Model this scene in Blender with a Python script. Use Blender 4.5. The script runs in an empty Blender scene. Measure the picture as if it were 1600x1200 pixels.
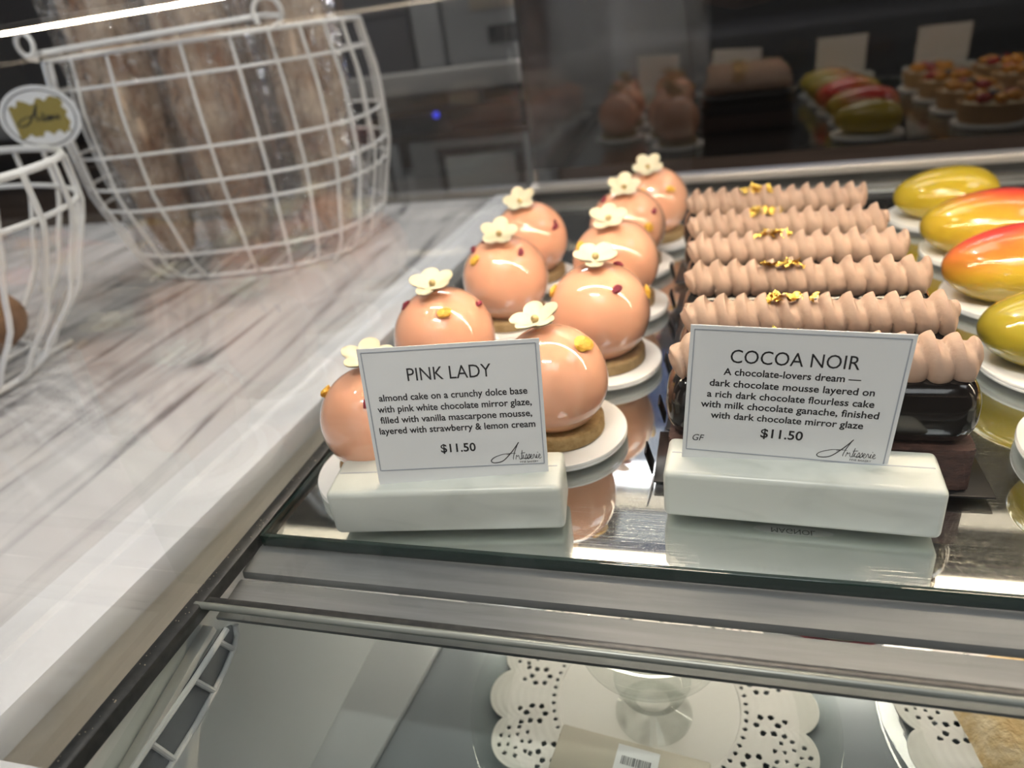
import bpy, bmesh, math, random
from mathutils import Vector, Matrix, Euler
random.seed(7)
S = 0.01          # every length below is in centimetres; the origin of height is the top of the glass shelf
PI = math.pi
C = bpy.context.scene.collection
scn = bpy.context.scene

# ------------------------------------------------------------------ camera, world, exposure
cam_d = bpy.data.cameras.new('camera')
cam = bpy.data.objects.new('camera', cam_d); C.objects.link(cam)
AX = ((0.96062565, 0.01137583, -0.27761296), (0.24726271, -0.49072137, 0.83549607), (-0.12672615, -0.87124229, -0.47421236))
M = Matrix([[AX[i][0], -AX[i][1], -AX[i][2]] for i in range(3)]).to_4x4()
M.translation = Vector((0, 0, 0.20))
cam.matrix_world = M
cam_d.sensor_fit = 'HORIZONTAL'; cam_d.sensor_width = 36.0
cam_d.lens = 1098.17 / 1600 * 36.0
cam_d.clip_start = 0.01; cam_d.clip_end = 50
cam_d.dof.use_dof = True
cam_d.dof.focus_distance = 0.285
cam_d.dof.aperture_fstop = 7.0
scn.camera = cam
scn.cycles.transparent_max_bounces = 40
scn.cycles.max_bounces = 12
scn.cycles.sample_clamp_indirect = 6.0
scn.cycles.blur_glossy = 0.3
scn.view_settings.view_transform = 'Standard'
scn.view_settings.look = 'None'
scn.view_settings.gamma = 1.0
scn.view_settings.use_curve_mapping = False
scn.view_settings.exposure = 0.0
world = bpy.data.worlds.new('world'); scn.world = world
world.use_nodes = True
world.node_tree.nodes['Background'].inputs[0].default_value = (0.9, 0.95, 1.0, 1)
world.node_tree.nodes['Background'].inputs[1].default_value = 0.02

def area_light(name, loc, size, power, color, target=None, shape='RECTANGLE', size_y=None, spread=PI):
    l = bpy.data.lights.new(name, 'AREA'); l.shape = shape; l.size = size*S
    if size_y: l.size_y = size_y*S
    l.energy = power; l.color = color; l.spread = spread
    o = bpy.data.objects.new(name, l); C.objects.link(o)
    o.location = Vector(loc)*S
    if target is not None:
        o.rotation_euler = (Vector(target)-Vector(loc)).to_track_quat('-Z', 'Y').to_euler()
    return o
# ceiling panels added as soft ambient fill (their frames are built with the room)
PANELS = [((20, -110, 186), 120, 90, 11.0), ((-45, 115, 186), 80, 80, 5.0), ((150, 30, 186), 80, 80, 7.0)]
for i, (p, sx, sy, w) in enumerate(PANELS):
    area_light('ceiling_fill_lamp', p, sx, w, (0.96, 0.98, 1.0), (p[0], p[1]+0.01, 0), 'RECTANGLE', sy)

# ------------------------------------------------------------------ materials
def mat(name, color, rough=0.5, metal=0.0, coat=0.0, spec=0.5, var=None, scale=8.0, detail=4.0, bump=0.0, bscale=40.0,
        sss=0.0, emit=None, stretch=None, color2=None, ramp=(0.35, 0.65), coat_rough=0.03):
    m = bpy.data.materials.new(name); m.use_nodes = True
    nt = m.node_tree; N = nt.nodes; L = nt.links
    b = N['Principled BSDF']
    b.inputs['Base Color'].default_value = (*color, 1)
    b.inputs['Roughness'].default_value = rough
    b.inputs['Metallic'].default_value = metal
    b.inputs['Coat Weight'].default_value = coat
    b.inputs['Coat Roughness'].default_value = coat_rough
    b.inputs['Specular IOR Level'].default_value = spec
    if sss:
        b.inputs['Subsurface Weight'].default_value = sss
        b.inputs['Subsurface Radius'].default_value = (0.006, 0.003, 0.002)
        b.inputs['Subsurface Scale'].default_value = 0.6
    if emit:
        b.inputs['Emission Color'].default_value = (*emit[:3], 1); b.inputs['Emission Strength'].default_value = emit[3]
    tc = N.new('ShaderNodeTexCoord'); vec = tc.outputs['Object']
    if stretch:
        mp = N.new('ShaderNodeMapping'); mp.inputs['Scale'].default_value = stretch[:3]
        if len(stretch) > 3: mp.inputs['Rotation'].default_value = (0, 0, stretch[3])
        L.new(vec, mp.inputs['Vector']); vec = mp.outputs['Vector']
    if color2 is not None:
        nz = N.new('ShaderNodeTexNoise'); nz.inputs['Scale'].default_value = scale*100/10; nz.inputs['Detail'].default_value = detail
        L.new(vec, nz.inputs['Vector'])
        cr = N.new('ShaderNodeValToRGB'); L.new(nz.outputs['Fac'], cr.inputs['Fac'])
        cr.color_ramp.elements[0].position = ramp[0]; cr.color_ramp.elements[1].position = ramp[1]
        cr.color_ramp.elements[0].color = (*color, 1); cr.color_ramp.elements[1].color = (*color2, 1)
        L.new(cr.outputs['Color'], b.inputs['Base Color'])
    if bump:
        nb = N.new('ShaderNodeTexNoise'); nb.inputs['Scale'].default_value = bscale*10; nb.inputs['Detail'].default_value = 3
        L.new(vec, nb.inputs['Vector'])
        bp = N.new('ShaderNodeBump'); bp.inputs['Strength'].default_value = bump; bp.inputs['Distance'].default_value = 0.002
        L.new(nb.outputs['Fac'], bp.inputs['Height']); L.new(bp.outputs['Normal'], b.inputs['Normal'])
    return m

def glass_mat(name, tint=(1, 1, 1), k=1.0, rough=0.0, base=0.0, bump=0.0, bscale=30.0):
    """thin clear pane: straight transmission plus fresnel reflection"""
    m = bpy.data.materials.new(name); m.use_nodes = True
    nt = m.node_tree; N = nt.nodes; L = nt.links; N.clear()
    out = N.new('ShaderNodeOutputMaterial'); mix = N.new('ShaderNodeMixShader')
    tr = N.new('ShaderNodeBsdfTransparent'); tr.inputs[0].default_value = (*tint, 1)
    gl = N.new('ShaderNodeBsdfGlossy'); gl.inputs['Roughness'].default_value = rough
    geo = N.new('ShaderNodeNewGeometry')
    ma = N.new('ShaderNodeMath'); ma.operation = 'MULTIPLY_ADD'
    ma.inputs[1].default_value = -(1.5-1/1.5); ma.inputs[2].default_value = 1.5
    L.new(geo.outputs['Backfacing'], ma.inputs[0])
    fr = N.new('ShaderNodeFresnel'); L.new(ma.outputs[0], fr.inputs['IOR'])
    mu = N.new('ShaderNodeMath'); mu.operation = 'MULTIPLY_ADD'; mu.use_clamp = True
    mu.inputs[1].default_value = k; mu.inputs[2].default_value = base
    L.new(fr.outputs[0], mu.inputs[0]); L.new(mu.outputs[0], mix.inputs[0])
    L.new(tr.outputs[0], mix.inputs[1]); L.new(gl.outputs[0], mix.inputs[2]); L.new(mix.outputs[0], out.inputs[0])
    if bump:
        tc = N.new('ShaderNodeTexCoord'); nb = N.new('ShaderNodeTexNoise'); nb.inputs['Scale'].default_value = bscale; nb.inputs['Detail'].default_value = 4
        nb.inputs['Distortion'].default_value = 1.5
        L.new(tc.outputs['Object'], nb.inputs['Vector'])
        bp = N.new('ShaderNodeBump'); bp.inputs['Strength'].default_value = bump; bp.inputs['Distance'].default_value = 0.03
        L.new(nb.outputs['Fac'], bp.inputs['Height']); L.new(bp.outputs['Normal'], gl.inputs['Normal']); L.new(bp.outputs['Normal'], fr.inputs['Normal'])
    return m

def mirror_mat():
    """polished steel sheet: sharp image plus a brushed glow"""
    m = bpy.data.materials.new('polished_steel'); m.use_nodes = True
    nt = m.node_tree; N = nt.nodes; L = nt.links; N.clear()
    out = N.new('ShaderNodeOutputMaterial'); mix = N.new('ShaderNodeMixShader'); mix.inputs[0].default_value = 0.17
    a = N.new('ShaderNodeBsdfGlossy'); a.inputs['Color'].default_value = (0.80, 0.80, 0.80, 1); a.inputs['Roughness'].default_value = 0.015
    b = N.new('ShaderNodeBsdfGlossy'); b.inputs['Color'].default_value = (0.86, 0.85, 0.83, 1); b.inputs['Roughness'].default_value = 0.19
    tc = N.new('ShaderNodeTexCoord'); mp = N.new('ShaderNodeMapping'); mp.inputs['Scale'].default_value = (30, 900, 30)
    mp.inputs['Rotation'].default_value = (0, 0, 0.1)
    nz = N.new('ShaderNodeTexNoise'); nz.inputs['Scale'].default_value = 1.0; nz.inputs['Detail'].default_value = 5
    L.new(tc.outputs['Object'], mp.inputs[0]); L.new(mp.outputs[0], nz.inputs['Vector'])
    bp = N.new('ShaderNodeBump'); bp.inputs['Strength'].default_value = 0.25; bp.inputs['Distance'].default_value = 0.001
    L.new(nz.outputs['Fac'], bp.inputs['Height']); L.new(bp.outputs['Normal'], b.inputs['Normal'])
    L.new(a.outputs[0], mix.inputs[1]); L.new(b.outputs[0], mix.inputs[2]); L.new(mix.outputs[0], out.inputs[0])
    return m

def marble_mat(name, base, vein, scale, stretch, rot, lo, hi, rough=0.12, sss=0.0, coat=0.0):
    m = bpy.data.materials.new(name); m.use_nodes = True
    nt = m.node_tree; N = nt.nodes; L = nt.links; b = N['Principled BSDF']
    b.inputs['Roughness'].default_value = rough; b.inputs['Coat Weight'].default_value = coat
    if sss:
        b.inputs['Subsurface Weight'].default_value = sss; b.inputs['Subsurface Radius'].default_value = (0.004, 0.004, 0.003); b.inputs['Subsurface Scale'].default_value = 0.5
    tc = N.new('ShaderNodeTexCoord'); mp = N.new('ShaderNodeMapping')
    mp.inputs['Scale'].default_value = stretch; mp.inputs['Rotation'].default_value = (0, 0, rot)
    L.new(tc.outputs['Object'], mp.inputs[0])
    n1 = N.new('ShaderNodeTexNoise'); n1.inputs['Scale'].default_value = scale; n1.inputs['Detail'].default_value = 8; n1.inputs['Distortion'].default_value = 0.8
    L.new(mp.outputs[0], n1.inputs['Vector'])
    cr = N.new('ShaderNodeValToRGB'); L.new(n1.outputs['Fac'], cr.inputs[0])
    e = cr.color_ramp.elements; e[0].position = lo; e[0].color = (*base, 1); e[1].position = hi; e[1].color = (*vein, 1)
    e2 = cr.color_ramp.elements.new((lo+hi)/2); e2.color = (*[(a*0.75+c*0.25) for a, c in zip(base, vein)], 1)
    L.new(cr.outputs[0], b.inputs['Base Color'])
    return m

def mango_mat(name, yellow, red, centre, radius, green=None):
    m = bpy.data.materials.new(name); m.use_nodes = True
    nt = m.node_tree; N = nt.nodes; L = nt.links; b = N['Principled BSDF']
    b.inputs['Roughness'].default_value = 0.18; b.inputs['Coat Weight'].default_value = 0.8; b.inputs['Coat Roughness'].default_value = 0.04
    b.inputs['Subsurface Weight'].default_value = 0.25; b.inputs['Subsurface Radius'].default_value = (0.01, 0.006, 0.002); b.inputs['Subsurface Scale'].default_value = 0.5
    tc = N.new('ShaderNodeTexCoord')
    vd = N.new('ShaderNodeVectorMath'); vd.operation = 'DISTANCE'; vd.inputs[1].default_value = [c*S for c in centre]
    L.new(tc.outputs['Object'], vd.inputs[0])
    nz = N.new('ShaderNodeTexNoise'); nz.inputs['Scale'].default_value = 60; L.new(tc.outputs['Object'], nz.inputs['Vector'])
    ma = N.new('ShaderNodeMath'); ma.operation = 'MULTIPLY_ADD'; ma.inputs[1].default_value = 0.010; L.new(nz.outputs['Fac'], ma.inputs[0]); L.new(vd.outputs['Value'], ma.inputs[2])
    mr = N.new('ShaderNodeMapRange'); mr.inputs['From Min'].default_value = radius*S*0.45; mr.inputs['From Max'].default_value = radius*S*1.3
    L.new(ma.outputs[0], mr.inputs['Value'])
    cr = N.new('ShaderNodeValToRGB'); L.new(mr.outputs[0], cr.inputs[0])
    e = cr.color_ramp.elements; e[0].color = (*red, 1); e[1].color = (*(green or yellow), 1)
    e[1].position = 1.0
    e2 = e.new(0.7); e2.color = (*yellow, 1)
    e3 = e.new(0.4); e3.color = (*[(a+c)/2 for a, c in zip(red, yellow)], 1)
    L.new(cr.outputs[0], b.inputs['Base Color'])
    # lumpy gel surface
    nb = N.new('ShaderNodeTexNoise'); nb.inputs['Scale'].default_value = 90; L.new(tc.outputs['Object'], nb.inputs['Vector'])
    bp = N.new('ShaderNodeBump'); bp.inputs['Strength'].default_value = 0.12; bp.inputs['Distance'].default_value = 0.004
    L.new(nb.outputs['Fac'], bp.inputs['Height']); L.new(bp.outputs['Normal'], b.inputs['Coat Normal'])
    return m

m_glaze = mat('pink_glaze', (0.84, 0.425, 0.265), 0.10, coat=1.0, sss=0.12, coat_rough=0.01, color2=(0.86, 0.47, 0.31), scale=3, ramp=(0.3, 0.7))
m_petal = mat('ivory_sugar', (0.75, 0.67, 0.47), 0.45, sss=0.15)
m_pearl = mat('gold_pearl', (0.58, 0.43, 0.20), 0.3, metal=0.5)
m_berry = mat('freeze_dried_berry', (0.16, 0.008, 0.022), 0.6, color2=(0.30, 0.02, 0.05), scale=40, bump=0.6, bscale=80)
m_mangobit = mat('yellow_fruit_bit', (0.70, 0.36, 0.025), 0.45, color2=(0.82, 0.50, 0.06), scale=30, bump=0.4, bscale=60)
m_cookie = mat('shortbread', (0.28, 0.18, 0.07), 0.8, color2=(0.40, 0.28, 0.13), scale=22, bump=0.5, bscale=80)
m_board = mat('white_card', (0.86, 0.86, 0.84), 0.35, coat=0.2)
m_cream = mat('cocoa_cream', (0.39, 0.265, 0.195), 0.65, color2=(0.42, 0.29, 0.215), scale=10, bump=0.10, bscale=60, sss=0.1)
m_choc = mat('dark_mirror_glaze', (0.008, 0.006, 0.005), 0.14, coat=0.35, bump=0.03, bscale=20)
m_brownie = mat('flourless_cake', (0.035, 0.015, 0.011), 0.7, color2=(0.075, 0.034, 0.025), scale=12, bump=0.5, bscale=40, stretch=(1, 1, 3))
m_tray = mat('black_card', (0.006, 0.006, 0.007), 0.30, spec=0.35)
m_gold = mat('gold_leaf', (0.95, 0.66, 0.16), 0.22, metal=1.0, bump=0.6, bscale=60)
m_block = marble_mat('pale_green_marble', (0.61, 0.645, 0.605), (0.36, 0.40, 0.37), 26, (1, 1.6, 2.4), 0.6, 0.44, 0.74, 0.3, sss=0.15)
m_paper = mat('printed_card', (0.79, 0.81, 0.82), 0.28, coat=0.35, coat_rough=0.08)
m_ink = mat('black_ink', (0.012, 0.012, 0.014), 0.5)
m_greyink = mat('grey_ink', (0.36, 0.39, 0.44), 0.5)
m_softink = mat('soft_black_ink', (0.05, 0.05, 0.055), 0.5)
m_counter = marble_mat('grey_marble', (0.55, 0.53, 0.525), (0.11, 0.11, 0.12), 5.0, (10.0, 1.2, 1), 1.22, 0.44, 0.70, 0.10, coat=0.3)
m_trim = mat('white_paint', (0.60, 0.595, 0.605), 0.4)
m_beige = mat('beige_stone', (0.70, 0.65, 0.57), 0.6, color2=(0.60, 0.56, 0.49), scale=2)
m_seal = mat('black_sealant', (0.018, 0.020, 0.021), 0.35, color2=(0.035, 0.037, 0.037), scale=30)
m_speck = mat('crumb', (0.42, 0.38, 0.30), 0.8)
m_mirror = mirror_mat()
m_pane = glass_mat('clear_glass', (0.985, 0.995, 0.99), 1.5)
m_pane_front = glass_mat('front_glass', (0.99, 0.995, 0.99), 0.55)
m_deck = glass_mat('deck_glass', (0.94, 0.97, 0.96), 1.1)
m_shelfglass = glass_mat('shelf_glass', (0.97, 0.99, 0.98), 0.8)
m_edge = mat('green_glass_edge', (0.012, 0.028, 0.024), 0.08, coat=0.5)
m_edge2 = mat('grey_glass_edge', (0.22, 0.24, 0.22), 0.25, metal=0.3)
m_rear = glass_mat('tinted_rear_glass', (0.25, 0.25, 0.26), 1.0, base=0.105)
m_steel = mat('brushed_steel', (0.155, 0.165, 0.17), 0.55, metal=0.35, color2=(0.20, 0.21, 0.215), scale=6, stretch=(0.3, 6, 1), ramp=(0.3, 0.7), bump=0.05, bscale=60)
m_alu = mat('aluminium', (0.62, 0.60, 0.57), 0.35, metal=0.7)
m_led = mat('warm_led', (1, 0.9, 0.75), 0.4, emit=(1.0, 0.80, 0.58, 115.0))
m_led3 = mat('rear_led', (1, 0.9, 0.75), 0.4, emit=(1.0, 0.84, 0.64, 7.0))
m_led2 = mat('shelf_fill_led', (1, 0.9, 0.8), 0.4, emit=(1.0, 0.90, 0.78, 34.0))
m_wire = mat('white_coated_wire', (0.84, 0.83, 0.82), 0.3, coat=0.3)
m_crust = mat('bread_crust', (0.30, 0.135, 0.06), 0.75, color2=(0.78, 0.62, 0.48), scale=3.6, detail=10, ramp=(0.36, 0.62), bump=1.0, bscale=7, stretch=(1, 1, 0.6))
m_crust2 = mat('dark_bread_crust', (0.10, 0.045, 0.018), 0.6, color2=(0.30, 0.15, 0.06), scale=2.5, detail=8, bump=0.5, bscale=12)
m_cello = glass_mat('cellophane', (0.985, 0.985, 0.985), 2.0, rough=0.07, base=0.06, bump=1.0, bscale=55)
m_label = mat('white_label', (0.80, 0.80, 0.80), 0.4)
m_goldprint = mat('gold_print', (0.36, 0.27, 0.06), 0.4, metal=0.3)
m_palegrey = mat('pale_grey_sheet', (0.40, 0.41, 0.41), 0.35)
m_lowshelf = mat('lower_shelf_grey', (0.24, 0.26, 0.275), 0.25, metal=0.3)
m_lowpanel = mat('grey_side_panel', (0.66, 0.68, 0.68), 0.35, metal=0.1)
m_doily = mat('white_paper_lace', (0.74, 0.71, 0.66), 0.8)
m_clear = glass_mat('clear_acrylic', (0.97, 0.98, 0.97), 0.8)
m_kraft = mat('beige_band', (0.50, 0.45, 0.36), 0.5)
m_biscuit = mat('golden_biscuit', (0.55, 0.36, 0.14), 0.6, color2=(0.75, 0.60, 0.38), scale=10, bump=0.5, bscale=30)
m_rose = mat('rose_macaron', (0.34, 0.06, 0.08), 0.5)
m_floor = mat('floor_tile', (0.20, 0.18, 0.165), 0.4, color2=(0.24, 0.22, 0.20), scale=0.6)
m_wall = mat('wall_paint', (0.14, 0.13, 0.125), 0.7)
m_wallfront = mat('front_wall_paint', (0.16, 0.155, 0.15), 0.7)
m_ceiling = mat('ceiling_paint', (0.13, 0.13, 0.13), 0.8)
m_sky = mat('daylight', (0.4, 0.6, 1.0), 0.5, emit=(0.30, 0.55, 1.0, 7.0))
m_screen = mat('blue_screen', (0.02, 0.04, 0.1), 0.3, emit=(0.10, 0.32, 1.0, 2.6))
m_walnut = mat('dark_wood', (0.085, 0.055, 0.040), 0.5, color2=(0.13, 0.085, 0.062), scale=1.5, stretch=(0.3, 1, 6))
m_backtop = mat('grey_worktop', (0.21, 0.20, 0.19), 0.35, color2=(0.26, 0.25, 0.24), scale=1.0)
m_darkbox = mat('charcoal_plastic', (0.035, 0.033, 0.038), 0.5)
m_greybox = mat('grey_plastic', (0.22, 0.225, 0.23), 0.5)
m_beigebox = mat('beige_plastic', (0.28, 0.24, 0.19), 0.5)
m_blackglass = mat('black_glass', (0.008, 0.009, 0.010), 0.08)
m_bluelight = mat('blue_indicator', (0.05, 0.06, 0.9), 0.4, emit=(0.06, 0.08, 1.0, 1.1))
m_shirt = mat('grey_cotton', (0.74, 0.75, 0.78), 0.85, color2=(0.66, 0.67, 0.70), scale=0.8, bump=0.4, bscale=2)
m_trousers = mat('dark_denim', (0.020, 0.016, 0.016), 0.8)
m_skin = mat('skin', (0.55, 0.33, 0.24), 0.5, sss=0.1)
m_hair = mat('dark_hair', (0.02, 0.014, 0.01), 0.5)
m_shoe = mat('black_leather', (0.015, 0.014, 0.014), 0.4)
m_phone = mat('phone_glass', (0.01, 0.01, 0.012), 0.1)
m_red = mat('red_fruit', (0.45, 0.03, 0.03), 0.25, coat=0.5)
m_orange = mat('peach_fruit', (0.80, 0.36, 0.04), 0.25, coat=0.5)
m_dark = mat('dark_berry', (0.02, 0.014, 0.035), 0.3)
m_tart = mat('tart_shell', (0.45, 0.27, 0.12), 0.7, bump=0.3)
m_lampwhite = mat('lamp_housing', (0.8, 0.8, 0.8), 0.5)

# ------------------------------------------------------------------ mesh helpers
class B:
    def __init__(s): s.bm = bmesh.new(); s.mi = 0
    def _face(s, vs):
        try:
            f = s.bm.faces.new(vs); f.material_index = s.mi; return f
        except ValueError: return None
    def v(s, p): return s.bm.verts.new((p[0]*S, p[1]*S, p[2]*S))
    def box(s, c, size, rz=0.0, bevel=0.0, rot=None, seg=2):
        t = bmesh.new()
        bmesh.ops.create_cube(t, size=1.0)
        for v in t.verts: v.co = Vector((v.co.x*size[0], v.co.y*size[1], v.co.z*size[2]))
        if bevel:
            bmesh.ops.bevel(t, geom=list(t.edges), offset=bevel, segments=seg, profile=0.5, affect='EDGES')
        R = (rot.to_matrix() if rot is not None else Matrix.Rotation(rz, 3, 'Z'))
        return s._merge(t, lambda p: R @ p + Vector(c))
    def _merge(s, t, fn):
        mp = {}
        for v in t.verts: mp[v] = s.v(fn(v.co))
        for f in t.faces: s._face([mp[v] for v in f.verts])
        t.free(); return s
    def grid(s, nu, nv, fn, cu=False, cv=False, cap=False):
        P = [[s.v(fn(i/(nu if cu else nu-1), j/(nv if cv else nv-1))) for j in range(nv)] for i in range(nu)]
        for i in range(nu if cu else nu-1):
            for j in range(nv if cv else nv-1):
                s._face([P[i][j], P[(i+1) % nu][j], P[(i+1) % nu][(j+1) % nv], P[i][(j+1) % nv]])
        if cap:
            for k in (0, nu-1): s._face(P[k] if k else P[k][::-1])
        return s
    def lathe(s, prof, seg=32, c=(0, 0, 0), fn=None):
        rows = []
        for r, z in prof:
            if r < 1e-6: rows.append([s.v((c[0], c[1], c[2]+z))])
            else: rows.append([s.v((c[0]+r*math.cos(2*PI*k/seg), c[1]+r*math.sin(2*PI*k/seg), c[2]+z)) for k in range(seg)])
        for a, b in zip(rows, rows[1:]):
            for k in range(seg):
                q = (k+1) % seg
                if len(a) == 1 and len(b) > 1: s._face([a[0], b[q], b[k]])
                elif len(b) == 1 and len(a) > 1: s._face([a[k], a[q], b[0]])
                elif len(a) > 1: s._face([a[k], a[q], b[q], b[k]])
        return s
    def tube(s, pts, r, seg=10, closed=False, r1=None, caps=True):
        pts = [Vector(p) for p in pts]; n = len(pts); rows = []; prev = None
        for i, p in enumerate(pts):
            if closed: t = pts[(i+1) % n]-pts[i-1]
            else: t = pts[min(i+1, n-1)]-pts[max(i-1, 0)]
            t.normalize()
            if prev is None:
                a = Vector((0, 0, 1)) if abs(t.z) < 0.9 else Vector((1, 0, 0))
                u = t.cross(a).normalized()
            else: u = (prev - t*prev.dot(t)).normalized()
            prev = u; w = t.cross(u)
            rr = r if r1 is None else r+(r1-r)*i/(n-1)
            rows.append([s.v(p+(u*math.cos(2*PI*k/seg)+w*math.sin(2*PI*k/seg))*rr) for k in range(seg)])
        m = n if closed else n-1
        for i in range(m):
            a, b = rows[i], rows[(i+1) % n]
            for k in range(seg): s._face([a[k], a[(k+1) % seg], b[(k+1) % seg], b[k]])
        if not closed and caps:
            s._face(rows[0][::-1]); s._face(rows[-1])
        return s
    def ell(s, c, r, nu=24, nv=16, R=None):
        def fn(u, v):
            th = v*PI; ph = u*2*PI
            p = Vector((r[0]*math.sin(th)*math.cos(ph), r[1]*math.sin(th)*math.sin(ph), r[2]*math.cos(th)))
            if R is not None: p = R @ p
            return p+Vector(c)
        return s.grid(nu, nv, fn, cu=True)
    def prism(s, poly, z0, z1):
        a = [s.v((x, y, z0)) for x, y in poly]; b = [s.v((x, y, z1)) for x, y in poly]; n = len(poly)
        s._face(a[::-1]); s._face(b)
        for i in range(n): s._face([a[i], a[(i+1) % n], b[(i+1) % n], b[i]])
        return s
    def rock(s, r, sc, seed):
        rnd = random.Random(seed); t = bmesh.new(); bmesh.ops.create_icosphere(t, subdivisions=2, radius=1.0)
        ax = [Vector((rnd.uniform(-1, 1), rnd.uniform(-1, 1), rnd.uniform(-1, 1))).normalized() for _ in range(7)]
        def fn(p):
            q = p.copy()
            for a in ax:
                d = q.dot(a)
                if d > 0.62: q = q - a*(d-0.62)
            return Vector((q.x*sc[0]*r, q.y*sc[1]*r, q.z*sc[2]*r))
        return s._merge(t, fn)
    def build(s, name, m, parent=None, loc=(0, 0, 0), rot=None, smooth=True, ang=40):
        bmesh.ops.remove_doubles(s.bm, verts=s.bm.verts, dist=1e-7)
        bmesh.ops.recalc_face_normals(s.bm, faces=s.bm.faces)
        me = bpy.data.meshes.new(name); s.bm.to_mesh(me); s.bm.free()
        for mm in (m if isinstance(m, (list, tuple)) else [m]): me.materials.append(mm)
        if smooth:
            for p in me.polygons: p.use_smooth = True
            try: me.set_sharp_from_angle(angle=math.radians(ang))
            except Exception: pass
        o = bpy.data.objects.new(name, me); C.objects.link(o)
        o.location = Vector(loc)*S
        if rot is not None: o.rotation_euler = rot
        if parent is not None: o.parent = parent
        return o

def tag(o, label, cat, group=None, kind=None):
    o['label'] = label; o['category'] = cat
    if group: o['group'] = group
    if kind: o['kind'] = kind
    return o
def thing(name, label, cat, loc=(0, 0, 0), rz=0.0, group=None):
    o = bpy.data.objects.new(name, None); C.objects.link(o)
    o.location = Vector(loc)*S; o.rotation_euler = (0, 0, rz); o.empty_display_size = 0.01
    return tag(o, label, cat, group)
def structure(o, label, cat='room'):
    o['kind'] = 'structure'; o['label'] = label; o['category'] = cat; return o
def dup(root, loc, rz, label):
    r = root.copy(); C.objects.link(r); r.location = Vector(loc)*S; r.rotation_euler = (0, 0, rz); r['label'] = label
    for ch in list(root.children):
        c = ch.copy(); C.objects.link(c); c.parent = r
        for g in list(ch.children):
            d = g.copy(); C.objects.link(d); d.parent = c
    return r

# ------------------------------------------------------------------ the room
FZ, CZ = -95, 190
structure(B().box((0, -20, FZ-2), (560, 600, 4)).build('floor', m_floor, smooth=False), 'brown tiled shop floor', 'floor')
structure(B().box((0, -20, CZ+2), (560, 600, 4)).build('ceiling', m_ceiling, smooth=False), 'grey shop ceiling', 'ceiling')
structure(B().box((0, 262, 47), (560, 4, 286)).build('wall_back', m_wall, smooth=False), 'dark wall behind the back counter', 'wall')
structure(B().box((-282, -20, 47), (4, 600, 286)).build('wall_left', m_wallfront, smooth=False), 'dark left wall of the shop', 'wall')
structure(B().box((282, -20, 47), (4, 600, 286)).build('wall_right', m_wallfront, smooth=False), 'dark right wall of the shop', 'wall')
wf = B()
for c, sz in (((-186, -302, 47), (188, 4, 286)), ((119, -302, 47), (322, 4, 286)), ((-67, -302, -42), (50, 4, 108)), ((-67, -302, 160), (50, 4, 60))):
    wf.box(c, sz)
structure(wf.build('wall_front', m_wallfront, smooth=False), 'dark shop front wall around the window', 'wall')
win = B()
for c, sz in (((-90, -301, 71), (4, 5, 118)), ((-44, -301, 71), (4, 5, 118)), ((-67, -301, 128), (50, 5, 4)), ((-67, -301, 14), (50, 5, 4)), ((-67, -301, 71), (2, 4, 110))):
    win.box(c, sz)
w = structure(win.build('window_1', m_trim, smooth=False), 'shop front window letting in blue daylight', 'window')
B().box((-67, -303, 71), (46, 1, 114)).build('window_pane', m_sky, w, smooth=False)
sc_ = thing('menu_screen', 'glowing blue menu screen high on the back wall', 'screen', (-4, 259, 148), 0)
B().box((0, 0, 0), (84, 3, 82), bevel=0.5).build('bezel', m_darkbox, sc_)
B().box((0, -1.6, 0), (80, 0.3, 78)).build('display', m_screen, sc_, smooth=False)
for i, (p, sx, sy, pw) in enumerate(PANELS):  # frames around the added fill panels
    t = B()
    for dx, dy, a, b_ in ((0, sy/2+1, sx+4, 2), (0, -sy/2-1, sx+4, 2), (sx/2+1, 0, 2, sy), (-sx/2-1, 0, 2, sy)):
        t.box((p[0]+dx, p[1]+dy, CZ-2.5), (a, b_, 5))
    tag(t.build('ceiling_fill_panel', m_lampwhite, smooth=False), ['large added fill light panel over the shop front', 'square added fill light panel over the back counter', 'square added fill light panel at the right of the shop'][i], 'light')
for i, (x, y) in enumerate(((-42, -60), (-26, -60), (-10, -60), (8, -60), (-95, 10), (-75, 110))):  # last two are added to put sparkles on the cellophane
    o = thing('ceiling_downlight', 'small round ceiling spotlight, %s' % ('leftmost of the front row', 'second from left in the front row', 'third from left in the front row', 'rightmost of the front row', 'added for sparkle over the near wire basket', 'added for sparkle behind the large wire basket')[i], 'light', (x, y, CZ-1.5), 0, 'ceiling spotlights')
    B().lathe([(4.2, 1.5), (4.2, -1.5), (3.2, -1.5), (3.0, 0), (0, 0)], 24).build('housing', m_lampwhite, o)
    area_light('downlight_lamp', (x, y, CZ-3.2), 5, 5.0, (1.0, 0.95, 0.88), (x, y+0.01, 0), 'DISK', spread=2.8)

pl = thing('added_pendant_fill', 'long added fill light hanging over the back counter', 'lamp', (-20, 150, 94))  # unseen lamp added to light the front of the mirrored shirt
B().box((0, 0, 2.0), (104, 14, 3), bevel=0.5).build('shade', m_lampwhite, pl)
for x in (-40, 40): B().tube([(x, 0, 3.4), (x, 0, CZ-94)], 0.3, 8).build('cable', m_lampwhite, pl)
area_light('pendant_fill_light', (-20, 150, 93.5), 100, 32.0, (1.0, 0.96, 0.92), (-20, -14, 10), 'RECTANGLE', 10)

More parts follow.
